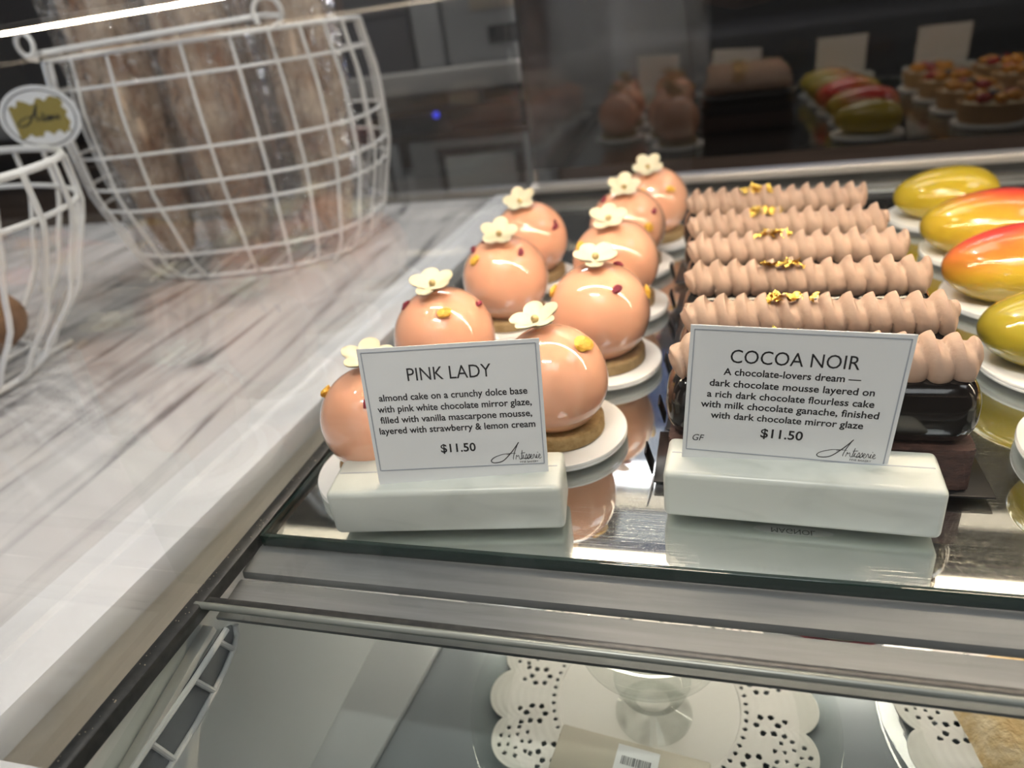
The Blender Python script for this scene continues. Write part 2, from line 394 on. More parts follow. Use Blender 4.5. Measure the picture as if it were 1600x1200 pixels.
# ------------------------------------------------------------------ display case
PX = -21.3        # left pane
case_pane = B().box((PX, 43, 22), (0.5, 76, 84)).build('side_glass', m_pane, smooth=False)
tag(case_pane, 'clear side glass of the pastry case between the cakes and the bread baskets', 'glass')
fp = B().box((50, 16.9, 23), (142, 0.4, 44)).build('front_glass', m_pane_front, smooth=False)
tag(fp, 'clear upright front glass in front of the price cards', 'glass')
rg = B().box((50, 81.6, 27.5), (141.6, 0.5, 50), rot=Euler((0, 0, 0))).build('rear_glass', m_rear, smooth=False)
tag(rg, 'dark tinted glass at the back of the case reflecting the cakes', 'glass')
# black sealant line at the foot of the side pane
sl = B().box((PX+0.7, 43, -0.35), (0.75, 76, 0.7), bevel=0.12).build('sealant_strip', m_seal)
tag(sl, 'black sealant strip along the foot of the side glass', 'seal')
rnd = random.Random(3)
cr = B()
for k in range(90):
    y = rnd.uniform(8, 40); x = PX+0.68+rnd.uniform(-0.25, 0.25)
    cr.ell((x, y, 0.0+rnd.uniform(0, 0.02)), (rnd.uniform(0.012, 0.035),)*3, 6, 5)
o = cr.build('crumbs', m_speck); tag(o, 'pale crumbs scattered on the black sealant strip', 'crumbs', kind='stuff')
# shelf : polished sheet under a glass plate
shelf = thing('cake_shelf', 'mirror polished shelf with a dark green glass edge carrying the cakes', 'shelf', (0, 0, 0))
SH = [(-19.9, 21.0), (118, 21.0), (118, 77.5), (-18.9, 77.5)]
B().prism(SH, -0.55, -0.32).build('polished_sheet', m_mirror, shelf, smooth=False)
g = B()
vs = [g.v((x, y, 0)) for x, y in SH]; g._face(vs)
g.build('glass_plate', m_shelfglass, shelf, smooth=False)
e = B()
e.box((49.0, 20.9, -0.31), (137.9, 0.24, 0.60), bevel=0.04)
e.box((-19.55, 49.2, -0.31), (0.16, 56.8, 0.60), rz=-0.0177)
e.build('glass_edge', m_edge, shelf)
# steps under the shelf
def strip(name, label, pts, x0, x1, m, th=0.15, r=0.7):
    """a folded sheet following the (y, z) profile, with a rounded left end"""
    b = B()
    up = [b.v((x0, y, z)) for y, z in pts]; up2 = [b.v((x1, y, z)) for y, z in pts]
    lo = [b.v((x0, y, z-th)) for y, z in pts]; lo2 = [b.v((x1, y, z-th)) for y, z in pts]
    n = len(pts)
    for i in range(n-1):
        b._face([up[i], up[i+1], up2[i+1], up2[i]]); b._face([lo[i], lo2[i], lo2[i+1], lo[i+1]])
        b._face([up[i], lo[i], lo[i+1], up[i+1]]); b._face([up2[i], up2[i+1], lo2[i+1], lo2[i]])
    for k in (0, n-1): b._face([up[k], up2[k], lo2[k], lo[k]])
    o = b.build(name, m); return tag(o, label, 'metal trim')
strip('steel_ledge', 'upper brushed steel ledge right under the shelf edge', [(20.95, -0.75), (20.75, -0.63), (20.5, -0.62), (19.35, -0.88), (19.3, -1.1)], -20.4, 118, m_steel)
strip('steel_ledge', 'lower brushed steel ledge just above the deck glass', [(19.25, -1.3), (19.1, -1.12), (18.9, -1.10), (17.1, -1.35)], -20.4, 118, m_steel)
# case floor behind / gap, rear rail
ra = thing('rear_rail', 'pale aluminium rail along the back of the case', 'rail', (0, 0, 0))
B().box((50, 80.1, 0.75), (141.5, 2.0, 0.9), bevel=0.2).build('rail_cap', m_alu, ra)
B().box((50, 80.0, -0.7), (141.5, 1.2, 1.9), bevel=0.1).build('dark_gap_strip', m_seal, ra)  # black strip added so a dark gap shows under the rail
tag(B().box((50, 78.6, -3.0), (141.5, 2.6, 0.4)).build('rear_gap_floor', m_seal, smooth=False), 'black gap floor between shelf and rear rail', 'case floor')  # coloured black so the gap reads dark
pst = B().box((PX+0.75, 81.9, 25), (0.45, 1.0, 50), bevel=0.1).build('corner_post', mat('grey_post', (0.20, 0.18, 0.165), 0.4), )
tag(pst, 'thin grey corner post at the rear left of the case', 'post')
# led bar across the case
led = thing('led_light_bar', 'slim warm light bar across the top of the case', 'light', (0, 34, 21.9))
B().box((48, 0, 0.32), (137, 0.9, 0.3), bevel=0.08).build('housing', m_alu, led)
B().box((48, 0, 0.05), (136, 0.55, 0.24), bevel=0.05).build('diffuser', m_led, led)
led3 = thing('rear_light_bar', 'wide warm light bar high at the back of the case', 'light', (0, 74.5, 50.0))
B().box((48, 0, 0.6), (137, 4.2, 0.5), bevel=0.1).build('housing', m_alu, led3)
B().box((48, 0, 0.2), (136, 3.2, 0.4), bevel=0.1).build('diffuser', m_led3, led3)
led2 = thing('shelf_fill_bar', 'added unseen light bar under the cake shelf lighting the doilies', 'light', (0, 40, -2.4))  # unseen bar added to brighten the lower compartment
B().box((30, 0, 0.3), (98, 2.0, 0.3)).build('housing', m_alu, led2)
B().box((30, 0, 0.0), (97, 1.4, 0.3)).build('diffuser', m_led2, led2)
# lower deck glass sloping toward the customer
dk = thing('deck_glass', 'sloping deck glass above the doilies with a thick grey edge', 'glass', (0, 0, 0))
def dz(y): return -0.05-0.2*(16.8-y)
b = B(); vs = [b.v((x, y, dz(y)+d)) for d in (0, -0.5) for x, y in ((-20.8, 16.5), (118, 16.5), (118, 3), (-20.8, 3))]
b._face(vs[0:4]); b._face(vs[4:8][::-1])
for i in range(4): b._face([vs[i], vs[(i+1) % 4], vs[4+(i+1) % 4], vs[4+i]])
b.build('pane', m_deck, dk, smooth=False)
e = B(); e.tube([(-20.6, 16.62, -0.14), (118, 16.62, -0.14)], 0.16, 12); e.build('rear_edge', m_edge2, dk)
e = B(); e.box((48.7, 16.95, -0.28), (138.6, 0.35, 0.35), bevel=0.08); e.build('joint', m_seal, dk)
# deck side frame and curved ladder bracket under the deck glass
fr = thing('deck_side_frame', 'pale grey bar along the left of the deck glass', 'frame', (0, 0, 0))
b = B(); b.box((-20.35, 10.5, dz(10.5)-1.3), (0.55, 12.4, 0.35), rot=Euler((math.atan(0.2), 0, 0)), bevel=0.05); b.build('bar', m_alu, fr)
tag(B().box((PX+0.45, 41, -8.4), (0.3, 75, 15.0)).build('case_side_panel', m_lowpanel, smooth=False), 'grey metal side panel of the lower compartment', 'panel')
lad = thing('ladder_bracket', 'white curved bracket with three rungs at the left under the deck glass', 'bracket', (0, 0, 0))
def flat(b, pts, w, th=0.12):
    for p, q in zip(pts, pts[1:]):
        p, q = Vector(p), Vector(q); d = q-p
        rot = d.to_track_quat('X', 'Y').to_euler()
        b.tube([p, q], w, 8)
LY = lambda y, z: (-20.0, y, z)
b = B(); b.tube([LY(17.0, -1.9), LY(14.7, -2.15), LY(12.0, -2.3), LY(10.0, -2.45)], 0.13, 8); b.build('rail', m_trim, lad)
arc = [(17.5, -2.2), (17.35, -2.7), (16.9, -3.05), (16.1, -3.35), (15.2, -3.6), (13.9, -3.85), (12.4, -4.0), (11.0, -4.05), (9.8, -4.0)]
b = B(); b.tube([LY(*p) for p in arc], 0.13, 8); b.build('arc', m_trim, lad)
b = B(); pl = [(17.0, -1.9), (14.7, -2.15), (12.0, -2.3), (10.0, -2.45)] + arc[::-1]
ff = [b.v((-20.12, y, z)) for y, z in pl]; gg = [b.v((-20.22, y, z)) for y, z in pl]; b._face(ff); b._face(gg[::-1])
b.build('added_dark_plate', mat('dark_plate_grey', (0.07, 0.075, 0.078), 0.4), lad, smooth=False)  # dark plate added to darken the area behind the rungs
for p, q in (((16.4, -1.97), (16.9, -3.05)), ((14.6, -2.15), (15.2, -3.6)), ((11.95, -2.3), (12.4, -4.0))):
    b = B(); b.tube([LY(*p), LY(*q)], 0.12, 8); b.build('rung', m_trim, lad)
# lower shelf
LZ = -15.0
lsh = tag(B().box((48, 45, LZ-0.3), (136, 64, 0.6)).build('lower_shelf', m_lowshelf, smooth=False), 'grey lower shelf carrying the doilies', 'shelf')
B().box((48, 45, (FZ+LZ-0.8)/2), (134, 62, LZ-0.8-FZ)).build('case_base', m_steel, lsh, smooth=False)
tag(B().box((48, 77.6, -8), (136, 0.6, 14)).build('lower_back_panel', m_palegrey, smooth=False), 'grey back panel of the lower compartment', 'panel')
tg = B().box((-10.8+5.2-20, 24, LZ+0.25), (17.5, 24, 0.5), rz=-0.12, bevel=0.15).build('pale_reflection_slab', m_palegrey)  # pale slab built in place of a reflection on the lower shelf
tg.location.x = 0.0
tag(tg, 'pale grey slab standing in for a reflection left of the doilies on the lower shelf', 'tray')

# doilies : scalloped lace discs with real holes
def doily(loc, R, label, rz):
    d = thing('doily', label, 'doily', loc, rz, 'paper doilies on the lower shelf')
    n = 16; b = B()
    holes = []
    for k in range(n):                                  # rosettes
        a = 2*PI*k/n
        big = (k % 4 != 0)
        if big:
            cx, cy = 0.86*R*math.cos(a), 0.86*R*math.sin(a)
            for q in range(9): holes.append((cx+0.095*R*math.cos(2*PI*q/9), cy+0.095*R*math.sin(2*PI*q/9), 0.013*R))
            for q in range(5): holes.append((cx+0.045*R*math.cos(2*PI*q/5), cy+0.045*R*math.sin(2*PI*q/5), 0.010*R))
        a2 = a+PI/n
        cx, cy = 0.70*R*math.cos(a2), 0.70*R*math.sin(a2)
        for q in range(6): holes.append((cx+0.06*R*math.cos(2*PI*q/6), cy+0.06*R*math.sin(2*PI*q/6), 0.017*R))
        for dd in (-0.06, 0.06): holes.append((0.80*R*math.cos(a2+dd), 0.80*R*math.sin(a2+dd), 0.015*R))
    for k in range(64): holes.append((0.585*R*math.cos(2*PI*k/64), 0.585*R*math.sin(2*PI*k/64), 0.012*R))
    NR, NA = 64, 720
    r0 = 0.55*R
    def rim(a): return R*(0.90+0.10*abs(math.cos(n*a/2))**0.6)
    grid = []
    for i in range(NR+1):
        row = []
        for j in range(NA):
            a = 2*PI*j/NA; r = r0+(rim(a)-r0)*i/NR
            row.append((r*math.cos(a), r*math.sin(a)))
        grid.append(row)
    import collections
    cell = 0.12*R; hd = collections.defaultdict(list)
    for h in holes:
        for ix in (-1, 0, 1):
            for iy in (-1, 0, 1): hd[(int(h[0]//cell)+ix, int(h[1]//cell)+iy)].append(h)
    verts = {}
    def V(i, j):
        j %= NA
        if (i, j) not in verts: verts[(i, j)] = b.v((grid[i][j][0], grid[i][j][1], 0.09+0.004*math.sin(i*0.9)))
        return verts[(i, j)]
    for i in range(NR):
        for j in range(NA):
            cx = (grid[i][j][0]+grid[i+1][(j+1) % NA][0])/2; cy = (grid[i][j][1]+grid[i+1][(j+1) % NA][1])/2
            if any((cx-h[0])**2+(cy-h[1])**2 < h[2]**2 for h in hd.get((int(cx//cell), int(cy//cell)), ())): continue
            b._face([V(i, j), V(i+1, j), V(i+1, j+1), V(i, j+1)])
    lace = b.build('lace_border', m_doily, d)
    sm = lace.modifiers.new('thickness', 'SOLIDIFY'); sm.thickness = 0.0004
    B().lathe([(0, 0.04), (r0*1.0, 0.04), (r0*1.003, 0.1), (0, 0.1)], 96).build('centre', m_doily, d)
    return d
def plate_clear(loc, R, label):
    o = B().lathe([(0, 0), (R*0.7, 0), (R, 0.5), (R+0.25, 0.62), (R+0.2, 0.75), (R-0.1, 0.66), (R*0.7, 0.2), (0, 0.2)], 64).build('glass_plate', m_clear, None, loc)
    return tag(o, label, 'plate', 'clear plates under the doilies')
plate_clear((-3.4, 25.8, LZ), 9.6, 'clear glass plate under the whole doily')
doily((-3.4, 25.8, LZ+0.25), 8.9, 'white lace paper doily under the glass pedestal', 0.1)
plate_clear((18.0, 26.6, LZ), 9.6, 'clear glass plate under the doily with the biscuit')
doily((18.0, 26.6, LZ+0.25), 8.9, 'white lace paper doily under the golden biscuit', 0.25)
pd = thing('glass_pedestal', 'clear glass pedestal dish standing on the doily', 'dish', (-3.0, 25.0, LZ+0.35))
B().lathe([(0, 0), (1.9, 0), (2.05, 0.15), (1.5, 0.5), (0.9, 0.9), (1.0, 1.5), (1.75, 2.2), (2.0, 2.9), (1.6, 3.6), (0.8, 4.1), (0.8, 4.6), (0, 4.7)], 40).build('stem', m_clear, pd)
B().lathe([(0, 4.6), (1.2, 4.7), (3.3, 5.3), (3.6, 5.7), (3.45, 5.75), (3.1, 5.5), (1.1, 4.95), (0, 4.9)], 48).build('bowl', m_clear, pd)
bx = thing('banded_box', 'beige banded box with a white barcode label on the doily', 'box', (-3.9, 21.2, LZ+0.3), -0.12)
B().box((0, 0, 0.55), (7.6, 2.6, 1.1), bevel=0.12).build('band', m_kraft, bx)
lb = B().box((0.35, -0.15, 1.13), (2.1, 2.2, 0.06)).build('barcode_label', m_label, bx, smooth=False)
b = B(); rb = random.Random(11); x = -0.4
while x < 1.1:
    wd = rb.uniform(0.02, 0.06); b.box((x+wd/2, 0.15, 1.168), (wd, 0.45, 0.012)); x += wd+rb.uniform(0.02, 0.06)
b.build('bars', m_softink, lb, smooth=False)
bi = B()
def bfn(u, v):
    a = u*2*PI; r = v*6.0*(1+0.03*math.sin(5*a)+0.02*math.sin(9*a+1)); h = 1.6*math.sqrt(max(0, 1-v**4))*(1+0.08*math.sin(7*v*3+3*a))
    return (r*math.cos(a), r*math.sin(a), h)
bi.grid(48, 14, bfn, cu=True)
tag(bi.build('biscuit', m_biscuit, None, (18.0, 26.6, LZ+0.35)), 'large golden biscuit on the right doily', 'biscuit')
mc = thing('macaron', 'rose pink macaron between the two doilies', 'macaron', (7.0, 33.2, LZ))
B().lathe([(0, 0), (2.4, 0), (2.6, 0.3), (2.5, 0.8), (0, 0.9)], 32).build('lower_shell', m_rose, mc)
B().lathe([(0, 0.9), (2.3, 0.9), (2.3, 1.3), (0, 1.3)], 32).build('filling', m_petal, mc)
B().lathe([(0, 1.3), (2.5, 1.3), (2.6, 1.7), (2.2, 2.3), (1.2, 2.7), (0, 2.8)], 32).build('upper_shell', m_rose, mc)
# pale sill at the lower left corner
tag(B().box((-40, 5.8, -1.7), (40.2, 6.6, 3.0), bevel=0.2, rz=0.02).build('front_sill', m_trim), 'white front sill at the lower left beside the case', 'sill')

# ------------------------------------------------------------------ pink dome cakes
def petal_mesh(L_, W_, seed):
    rd = random.Random(seed); b = B(); lift = rd.uniform(0.20, 0.42); cup = rd.uniform(0.08, 0.16)
    def pt(u, v, d):
        t = 0.5-0.5*math.cos(PI*v)                       # 0 base .. 1 tip
        wid = W_*(0.10*(1-t)+math.sqrt(max(0.0, 1-((t-0.56)/0.44)**2 if t > 0.56 else 1-((0.56-t)/0.60)**2)))
        y = wid*(u-0.5); x = 0.12+L_*t
        z = lift*t**1.4+cup*(2*(u-0.5))**2*math.sin(PI*min(1, t*0.9+0.05))+0.06*t*t
        return (x, y, z+d)
    b.grid(11, 14, lambda u, v: pt(u, v, 0.04)); b.grid(11, 14, lambda u, v: pt(u, v, -0.025))
    return b
dome_proto = {}
def cake_parts(r, owner):
    if r not in dome_proto:
        B().lathe([(0, 0), (r*0.84, 0), (r*0.87, 0.08), (r*0.87, 0.62), (r*0.84, 0.72), (0, 0.72)], 48).build('cookie_base', m_cookie, owner)
        prof = [(0, 0.70)]
        a0 = math.asin(0.80)
        rz = r*1.0
        for k in range(33):
            a = -a0+(PI/2+a0)*k/32
            prof.append((r*math.cos(a) if k < 32 else 0, 0.70+rz*(math.sin(a)+math.sin(a0))))
        B().lathe(prof, 72).build('glazed_dome', m_glaze, owner)
        dome_proto[r] = owner
    else:
        src = dome_proto[r]
        for nm in ('cookie_base', 'glazed_dome'):
            for ch in src.children:
                if ch.name.split('.')[0] == nm:
                    c = ch.copy(); C.objects.link(c); c.parent = owner
def dome_surface(r, n):
    a0 = math.asin(0.80); rz = r*1.0
    n = Vector(n).normalized()
    # ellipsoid: horizontal r, vertical scale rz*2/(1.8), centre height
    vs = rz
    cz = 0.70+vs*math.sin(a0)
    return Vector((r*n.x, r*n.y, cz+vs*n.z))
CAKES = {
 'L1': dict(p=(-15.9, 26.2), r=2.62, f=(0.02, 0.18, 1.0), fr=0.5, y=[(-0.80, -0.12, 0.60)], rd=[(0.31, -0.64, 0.71), (0.42, 0.42, 0.80)]),
 'L2': dict(p=(-15.2, 34.7), r=2.95, f=(-0.02, -0.05, 1.0), fr=0.2, y=[(0.33, -0.57, 0.75)], rd=[(-0.56, -0.25, 0.79), (0.76, 0.10, 0.64)]),
 'L3': dict(p=(-14.0, 44.1), r=2.95, f=(0.05, -0.20, 0.98), fr=1.0, y=[(-0.45, -0.59, 0.67)], rd=[(-0.58, -0.25, 0.78), (0.55, -0.39, 0.73), (-0.3, -0.1, 0.95)]),
 'L4': dict(p=(-14.2, 52.5), r=2.95, f=(-0.07, -0.25, 0.96), fr=0.3, y=[], rd=[(0.79, -0.43, 0.43), (0.83, -0.36, 0.50)]),
 'R1': dict(p=(-7.8, 30.1), r=2.75, f=(-0.20, 0.08, 0.98), fr=0.9, y=[(0.62, -0.19, 0.76)], rd=[]),
 'R2': dict(p=(-6.6, 38.0), r=2.95, f=(0.0, -0.02, 1.0), fr=0.4, y=[(0.90, 0.10, 0.35), (-0.85, -0.10, 0.52)], rd=[(0.45, -0.57, 0.69), (0.40, 0.20, 0.90)]),
 'R3': dict(p=(-6.7, 46.5), r=2.95, f=(-0.06, -0.22, 0.97), fr=0.0, y=[(-0.70, -0.46, 0.56)], rd=[]),
 'R4': dict(p=(-6.8, 54.6), r=2.95, f=(0.0, -0.24, 0.97), fr=1.1, y=[(-0.43, -0.66, 0.61), (0.62, -0.76, 0.20)], rd=[(0.74, -0.45, 0.5), (-0.52, -0.3, 0.80)]),
 'R5': dict(p=(-5.3, 61.3), r=2.95, f=(-0.08, -0.30, 0.95), fr=0.6, y=[(0.52, -0.69, 0.5), (-0.22, -0.85, 0.48)], rd=[]),
}
LABEL = {
 'L1': 'pink glazed dome cake half hidden behind the PINK LADY card, at the front left', 'L2': 'pink dome cake with one yellow bit, right behind the front left dome',
 'L3': 'pink dome cake third from the front in the left column', 'L4': 'rearmost pink dome cake of the left column, against the rear rail',
 'R1': 'pink dome cake with a large yellow chip, right of the PINK LADY card', 'R2': 'pink dome cake second from the front in the right column',
 'R3': 'pink dome cake third from the front in the right column', 'R4': 'pink dome cake fourth from the front in the right column', 'R5': 'pink dome cake at the very back of the right column'}
BLABEL = {k: v for k, v in zip(LABEL, ('white round cake board under the front left dome cake', 'white round cake board under the second dome of the left column', 'white round cake board under the third dome of the left column',
 'white round cake board under the rearmost dome of the left column', 'white round cake board right of the PINK LADY card under the front right dome', 'white round cake board under the second dome of the right column',
 'white round cake board under the third dome of the right column', 'white round cake board under the fourth dome of the right column', 'white round cake board under the last dome of the right column'))}
def board(loc, R, label, group):
    global _board
    o = B().lathe([(0, 0), (R, 0), (R+0.03, 0.05), (R+0.03, 0.12), (R-0.02, 0.15), (R-0.02, 0.18), (R+0.03, 0.21), (R+0.03, 0.29), (R, 0.34), (0, 0.34)], 72).build('cake_board', m_board, None, loc)
    return tag(o, label, 'cake board', group)
petal_cache = {}
seed = 0
for key, d in CAKES.items():
    x, y = d['p']; r = d['r']
    board((x, y, 0.005), 3.5, BLABEL[key], 'white boards under the pink domes')
    t = thing('dome_cake', LABEL[key], 'cake', (x, y, 0.35), 0, 'pink dome cakes')
    cake_parts(r, t)
    # flower
    n = Vector(d['f']).normalized(); p = dome_surface(r, n)
    fn_ = (n+Vector((0.08, -0.24, 0.0))).normalized()
    q = fn_.to_track_quat('Z', 'X').to_matrix() @ Matrix.Rotation(d['fr'], 3, 'Z')
    fl = B().lathe([(0, -0.34), (0.16, -0.32), (0.30, 0.02), (0.22, 0.07), (0, 0.08)], 16).build('flower', m_petal, t, p+n*0.30, q.to_euler())
    for k in range(5):
        pi_ = (seed+k) % 4
        a = 2*PI*k/5
        if pi_ not in petal_cache:
            o = petal_mesh(1.16, 1.0, pi_).build('petal', m_petal, fl); petal_cache[pi_] = o
        else:
            o = petal_cache[pi_].copy(); C.objects.link(o); o.parent = fl
        o.location = (0, 0, 0.0004*(k % 2)+0.0001*k); o.rotation_euler = (0, 0, a)
    B().ell((0, 0, 0.24), (0.20, 0.20, 0.20), 14, 10).build('pearl', m_pearl, fl)
    for kind, lst in (('yellow_bit', d['y']), ('berry_bit', d['rd'])):
        for n_ in lst:
            seed += 1
            n = Vector(n_).normalized(); p = dome_surface(r, n)
            ye = kind == 'yellow_bit'
            big = 1.35 if key == 'R1' else 1.0
            sc = (1.0, 0.75, 0.42) if ye else (1.0, 0.6, 0.5)
            q = n.to_track_quat('Z', 'X').to_matrix() @ Matrix.Rotation(seed*1.3, 3, 'Z')
            B().rock((0.50 if ye else 0.38)*big, sc, seed).build(kind, m_mangobit if ye else m_berry, t, p+n*0.08, q.to_euler(), smooth=False)

# ------------------------------------------------------------------ cocoa bars
def cream(b, x0, x1, N, rad, seed):
    rd = random.Random(seed); ph = rd.random()
    jit = [rd.uniform(-0.05, 0.05) for _ in range(N+3)]
    def fn(u, v):
        th = (v*1.30-0.15)*PI              # 0 front-bottom -> pi back-bottom over the top
        end = min(1.0, (u/0.055))**0.6 if u < 0.055 else 1.0
        end2 = min(1.0, ((1-u)/0.03))**0.5 if u > 0.97 else 1.0
        top = max(0.0, math.sin(th))
        phs = N*u + 0.32*top**1.3 + ph
        s_ = phs-math.floor(phs)
        k = int(math.floor(phs)) % (N+2)
        q = s_**0.85
        bump = math.sqrt(max(0.0, 1-(2*q-1)**2))
        m = 0.74+(0.27+jit[k])*bump
        hollow = max(0.0, math.sin(PI*min(1.0, max(0.0, (s_-0.55)/0.45))))*max(0.0, (top-0.55)/0.45)**0.8*max(0.0, 0.35+0.65*-math.cos(th+0.9))
        crest = top**2.5*bump*0.20
        R_ = rad*(m-0.40*hollow)*end*end2
        x = x0+(x1-x0)*u + 0.10*top*math.sin(2*PI*s_)
        return (x, -math.cos(th)*R_*1.12, math.sin(th)*R_*1.0+crest*rad*end*end2+(0.30*(1-end)))
    b.grid(N*20, 34, fn)
    return b
def leaf(b, c, seed, n=15, sp=0.85):
    rd = random.Random(seed)
    for k in range(n):
        cx, cy = rd.uniform(-sp, sp), rd.uniform(-0.25, 0.25); a = rd.uniform(0, PI); w_, h_ = rd.uniform(0.18, 0.46), rd.uniform(0.12, 0.26); t1, t2 = rd.uniform(-0.6, 0.6), rd.uniform(-0.6, 0.6)
        def fn(u, v):
            px, py = (u-0.5)*2*w_, (v-0.5)*2*h_
            return (c[0]+cx+px*math.cos(a)-py*math.sin(a), c[1]+cy+px*math.sin(a)+py*math.cos(a), c[2]+px*t1+py*t2+0.07*math.sin(9*u+seed+k)*math.cos(7*v)+rd.uniform(-0.02, 0.02)+abs(cx)*-0.05)
        b.grid(6, 5, fn)
    return b
BAR_L = 12.1
def capsule(b, x0, x1, ry, rz, cy, cz, flat=0.0):
    """bar with rounded ends and superelliptic section"""
    L_ = x1-x0; re = 1.15
    def fn(u, v):
        a = v*2*PI
        xx = x0+L_*(0.5-0.5*math.cos(PI*u)) if False else None
        # distribute
        if u < 0.2: q = (1-math.cos(u/0.2*PI/2)); x = x0+re*q; s = math.sin(math.acos(max(-1, min(1, 1-q))))
        elif u > 0.8: q = (1-math.cos((1-u)/0.2*PI/2)); x = x1-re*q; s = math.sin(math.acos(max(-1, min(1, 1-q))))
        else: x = x0+re+(L_-2*re)*(u-0.2)/0.6; s = 1
        s = max(s, 0.001)
        e_ = 0.75
        sy = 0.35+0.65*s if s > 0.001 else 0
        ca, sa = math.cos(a), math.sin(a)
        return (x, cy+ry*s**0.55*math.copysign(abs(ca)**e_, ca), cz+rz*s**0.7*math.copysign(abs(sa)**e_, sa))
    return b.grid(41, 40, fn, cv=True)
COCOA = [(4.05, 28.3), (4.35, 32.6), (4.35, 37.4), (4.3, 42.2), (4.1, 46.9), (3.8, 52.4)]
CL = ['front cocoa bar cake behind the COCOA NOIR card', 'cocoa bar cake second from the front', 'cocoa bar cake third from the front', 'cocoa bar cake fourth from the front', 'cocoa bar cake fifth from the front, next to the last', 'rearmost cocoa bar cake nearest the rear rail']
tray_proto = None; cream_proto = {}; bar_proto = None
for i, (cx, cy) in enumerate(COCOA):
    rz = (0.0, -0.01, -0.03, -0.035, -0.05, -0.06)[i]
    if tray_proto is None:
        tr = thing('cake_tray', 'black card tray under the front cocoa bar', 'tray', (cx, cy, 0.005), rz, 'black trays under the cocoa bars')
        B().box((0.1, 0, 0.06), (13.6, 4.15, 0.10), bevel=0.03).build('base', m_tray, tr)
        bb = B(); bb.box((-6.95, -1.0, 0.65), (0.10, 1.0, 1.2), rot=Euler((0, -0.25, 0)), bevel=0.03)
        bb.build('tab', m_tray, tr)
        tray_proto = tr
    else:
        dup(tray_proto, (cx, cy, 0.005), rz, 'black card tray under the ' + ('second', 'third', 'fourth', 'fifth', 'rearmost')[i-1] + ' cocoa bar from the front')
    t = thing('cocoa_bar_cake', CL[i], 'cake', (cx, cy, 0.13), rz, 'cocoa bar cakes in a row')
    if bar_proto is None:
        b = B()
        def bfn2(u, v):
            a = v*2*PI; ca, sa = math.cos(a), math.sin(a); e_ = 0.12
            X = 6.0*math.copysign(abs(ca)**e_, ca); Y = 1.78*math.copysign(abs(sa)**e_, sa)
            wob = 1+0.006*math.sin(a*23+u*9)
            return (X*wob, Y*wob+0.03*math.sin(X*3+u*5), 0.03+u*1.95)
        b.grid(10, 160, bfn2, cv=True, cap=True)
        base = b.build('cake_base', m_brownie, t)
        bar = capsule(B(), -6.15, 6.15, 1.74, 1.60, 0, 3.35).build('glazed_bar', m_choc, t)
        bar_proto = t
    else:
        for ch in bar_proto.children:
            if ch.name.split('.')[0] in ('cake_base', 'glazed_bar'):
                c = ch.copy(); C.objects.link(c); c.parent = t
    k = i % 3
    if k not in cream_proto:
        cream_proto[k] = cream(B(), -6.05, 5.95, 13, 1.02, k+1).build('cream_piping', m_cream, t, (0, -0.15, 5.2), ang=75)
    else:
        c = cream_proto[k].copy(); C.objects.link(c); c.parent = t
    leaf(B(), (-1.1, -0.35 if i else 0.1, 6.30), 20+i).build('gold_leaf', m_gold, t, smooth=False)

# ------------------------------------------------------------------ mango domes
def mango(loc, rz, L_, W_, H_, m, label):
    b = B()
    def fn(u, v):
        th = v*PI; ph = u*2*PI
        x = -math.cos(th); r = math.sin(th)**0.85
        r *= (1+0.16*x)*(1.0)
        y = r*math.cos(ph); z = r*math.sin(ph)
        zz = z*H_/2*(1-0.05*x)
        if zz < -H_*0.36: zz = -H_*0.36+(zz+H_*0.36)*0.25
        return (x*L_/2, y*W_/2+0.30*(x*x-0.3), zz+H_*0.40)
    b.grid(48, 33, fn, cu=True)
    o = b.build('mango_cake', m, None, loc, (0, 0, rz))
    return tag(o, label, 'cake', 'mango shaped cakes')
Y1, RED, OL = (0.62, 0.42, 0.035), (0.80, 0.075, 0.055), (0.42, 0.33, 0.03)
MG = [(16.9, 29.6), (17.4, 37.9), (17.8, 46.7), (18.4, 55.0), (17.7, 63.6)]
mm = [mango_mat('mango_skin', Y1, (0.72, 0.30, 0.16), (1.5, -0.6, 4), 3.2, OL), mango_mat('mango_skin', OL, (0.74, 0.30, 0.18), (1.2, -0.4, 4.2), 3.4, OL),
      mango_mat('mango_skin', Y1, RED, (-1.6, 1.8, 4.2), 5.2, OL), mango_mat('mango_skin', Y1, RED, (1.4, 1.2, 4.4), 5.2, Y1), mango_mat('mango_skin', OL, OL, (0, 0, 9), 1.0, (0.55, 0.40, 0.03))]
ml = ['mango shaped cake nearest the front, cut off by the right edge', 'yellow green mango shaped cake with a pale pink blush', 'mango shaped cake with a red top and a wide pale reflection', 'bright red and yellow mango shaped cake', 'all yellow green mango shaped cake at the back']
bl = ['white cake board at the right edge in front of the mango cakes', 'white cake board under the yellow green mango with a pink blush', 'white cake board under the red topped mango with the pale reflection', 'white cake board under the bright red mango', 'white cake board under the all yellow green mango']
for i, (x, y) in enumerate(MG):
    board((x, y, 0.005), 4.1, bl[i], 'white boards under the mango cakes')
    mango((x, y, 0.36), (0.2, 0.12, 0.22, 0.16, 0.20)[i], (8.2, 8.6, 8.8, 8.8, 7.6)[i], (5.8, 6.2, 6.4, 6.4, 5.8)[i], (4.2, 4.4, 4.8, 4.6, 4.2)[i], mm[i], ml[i])

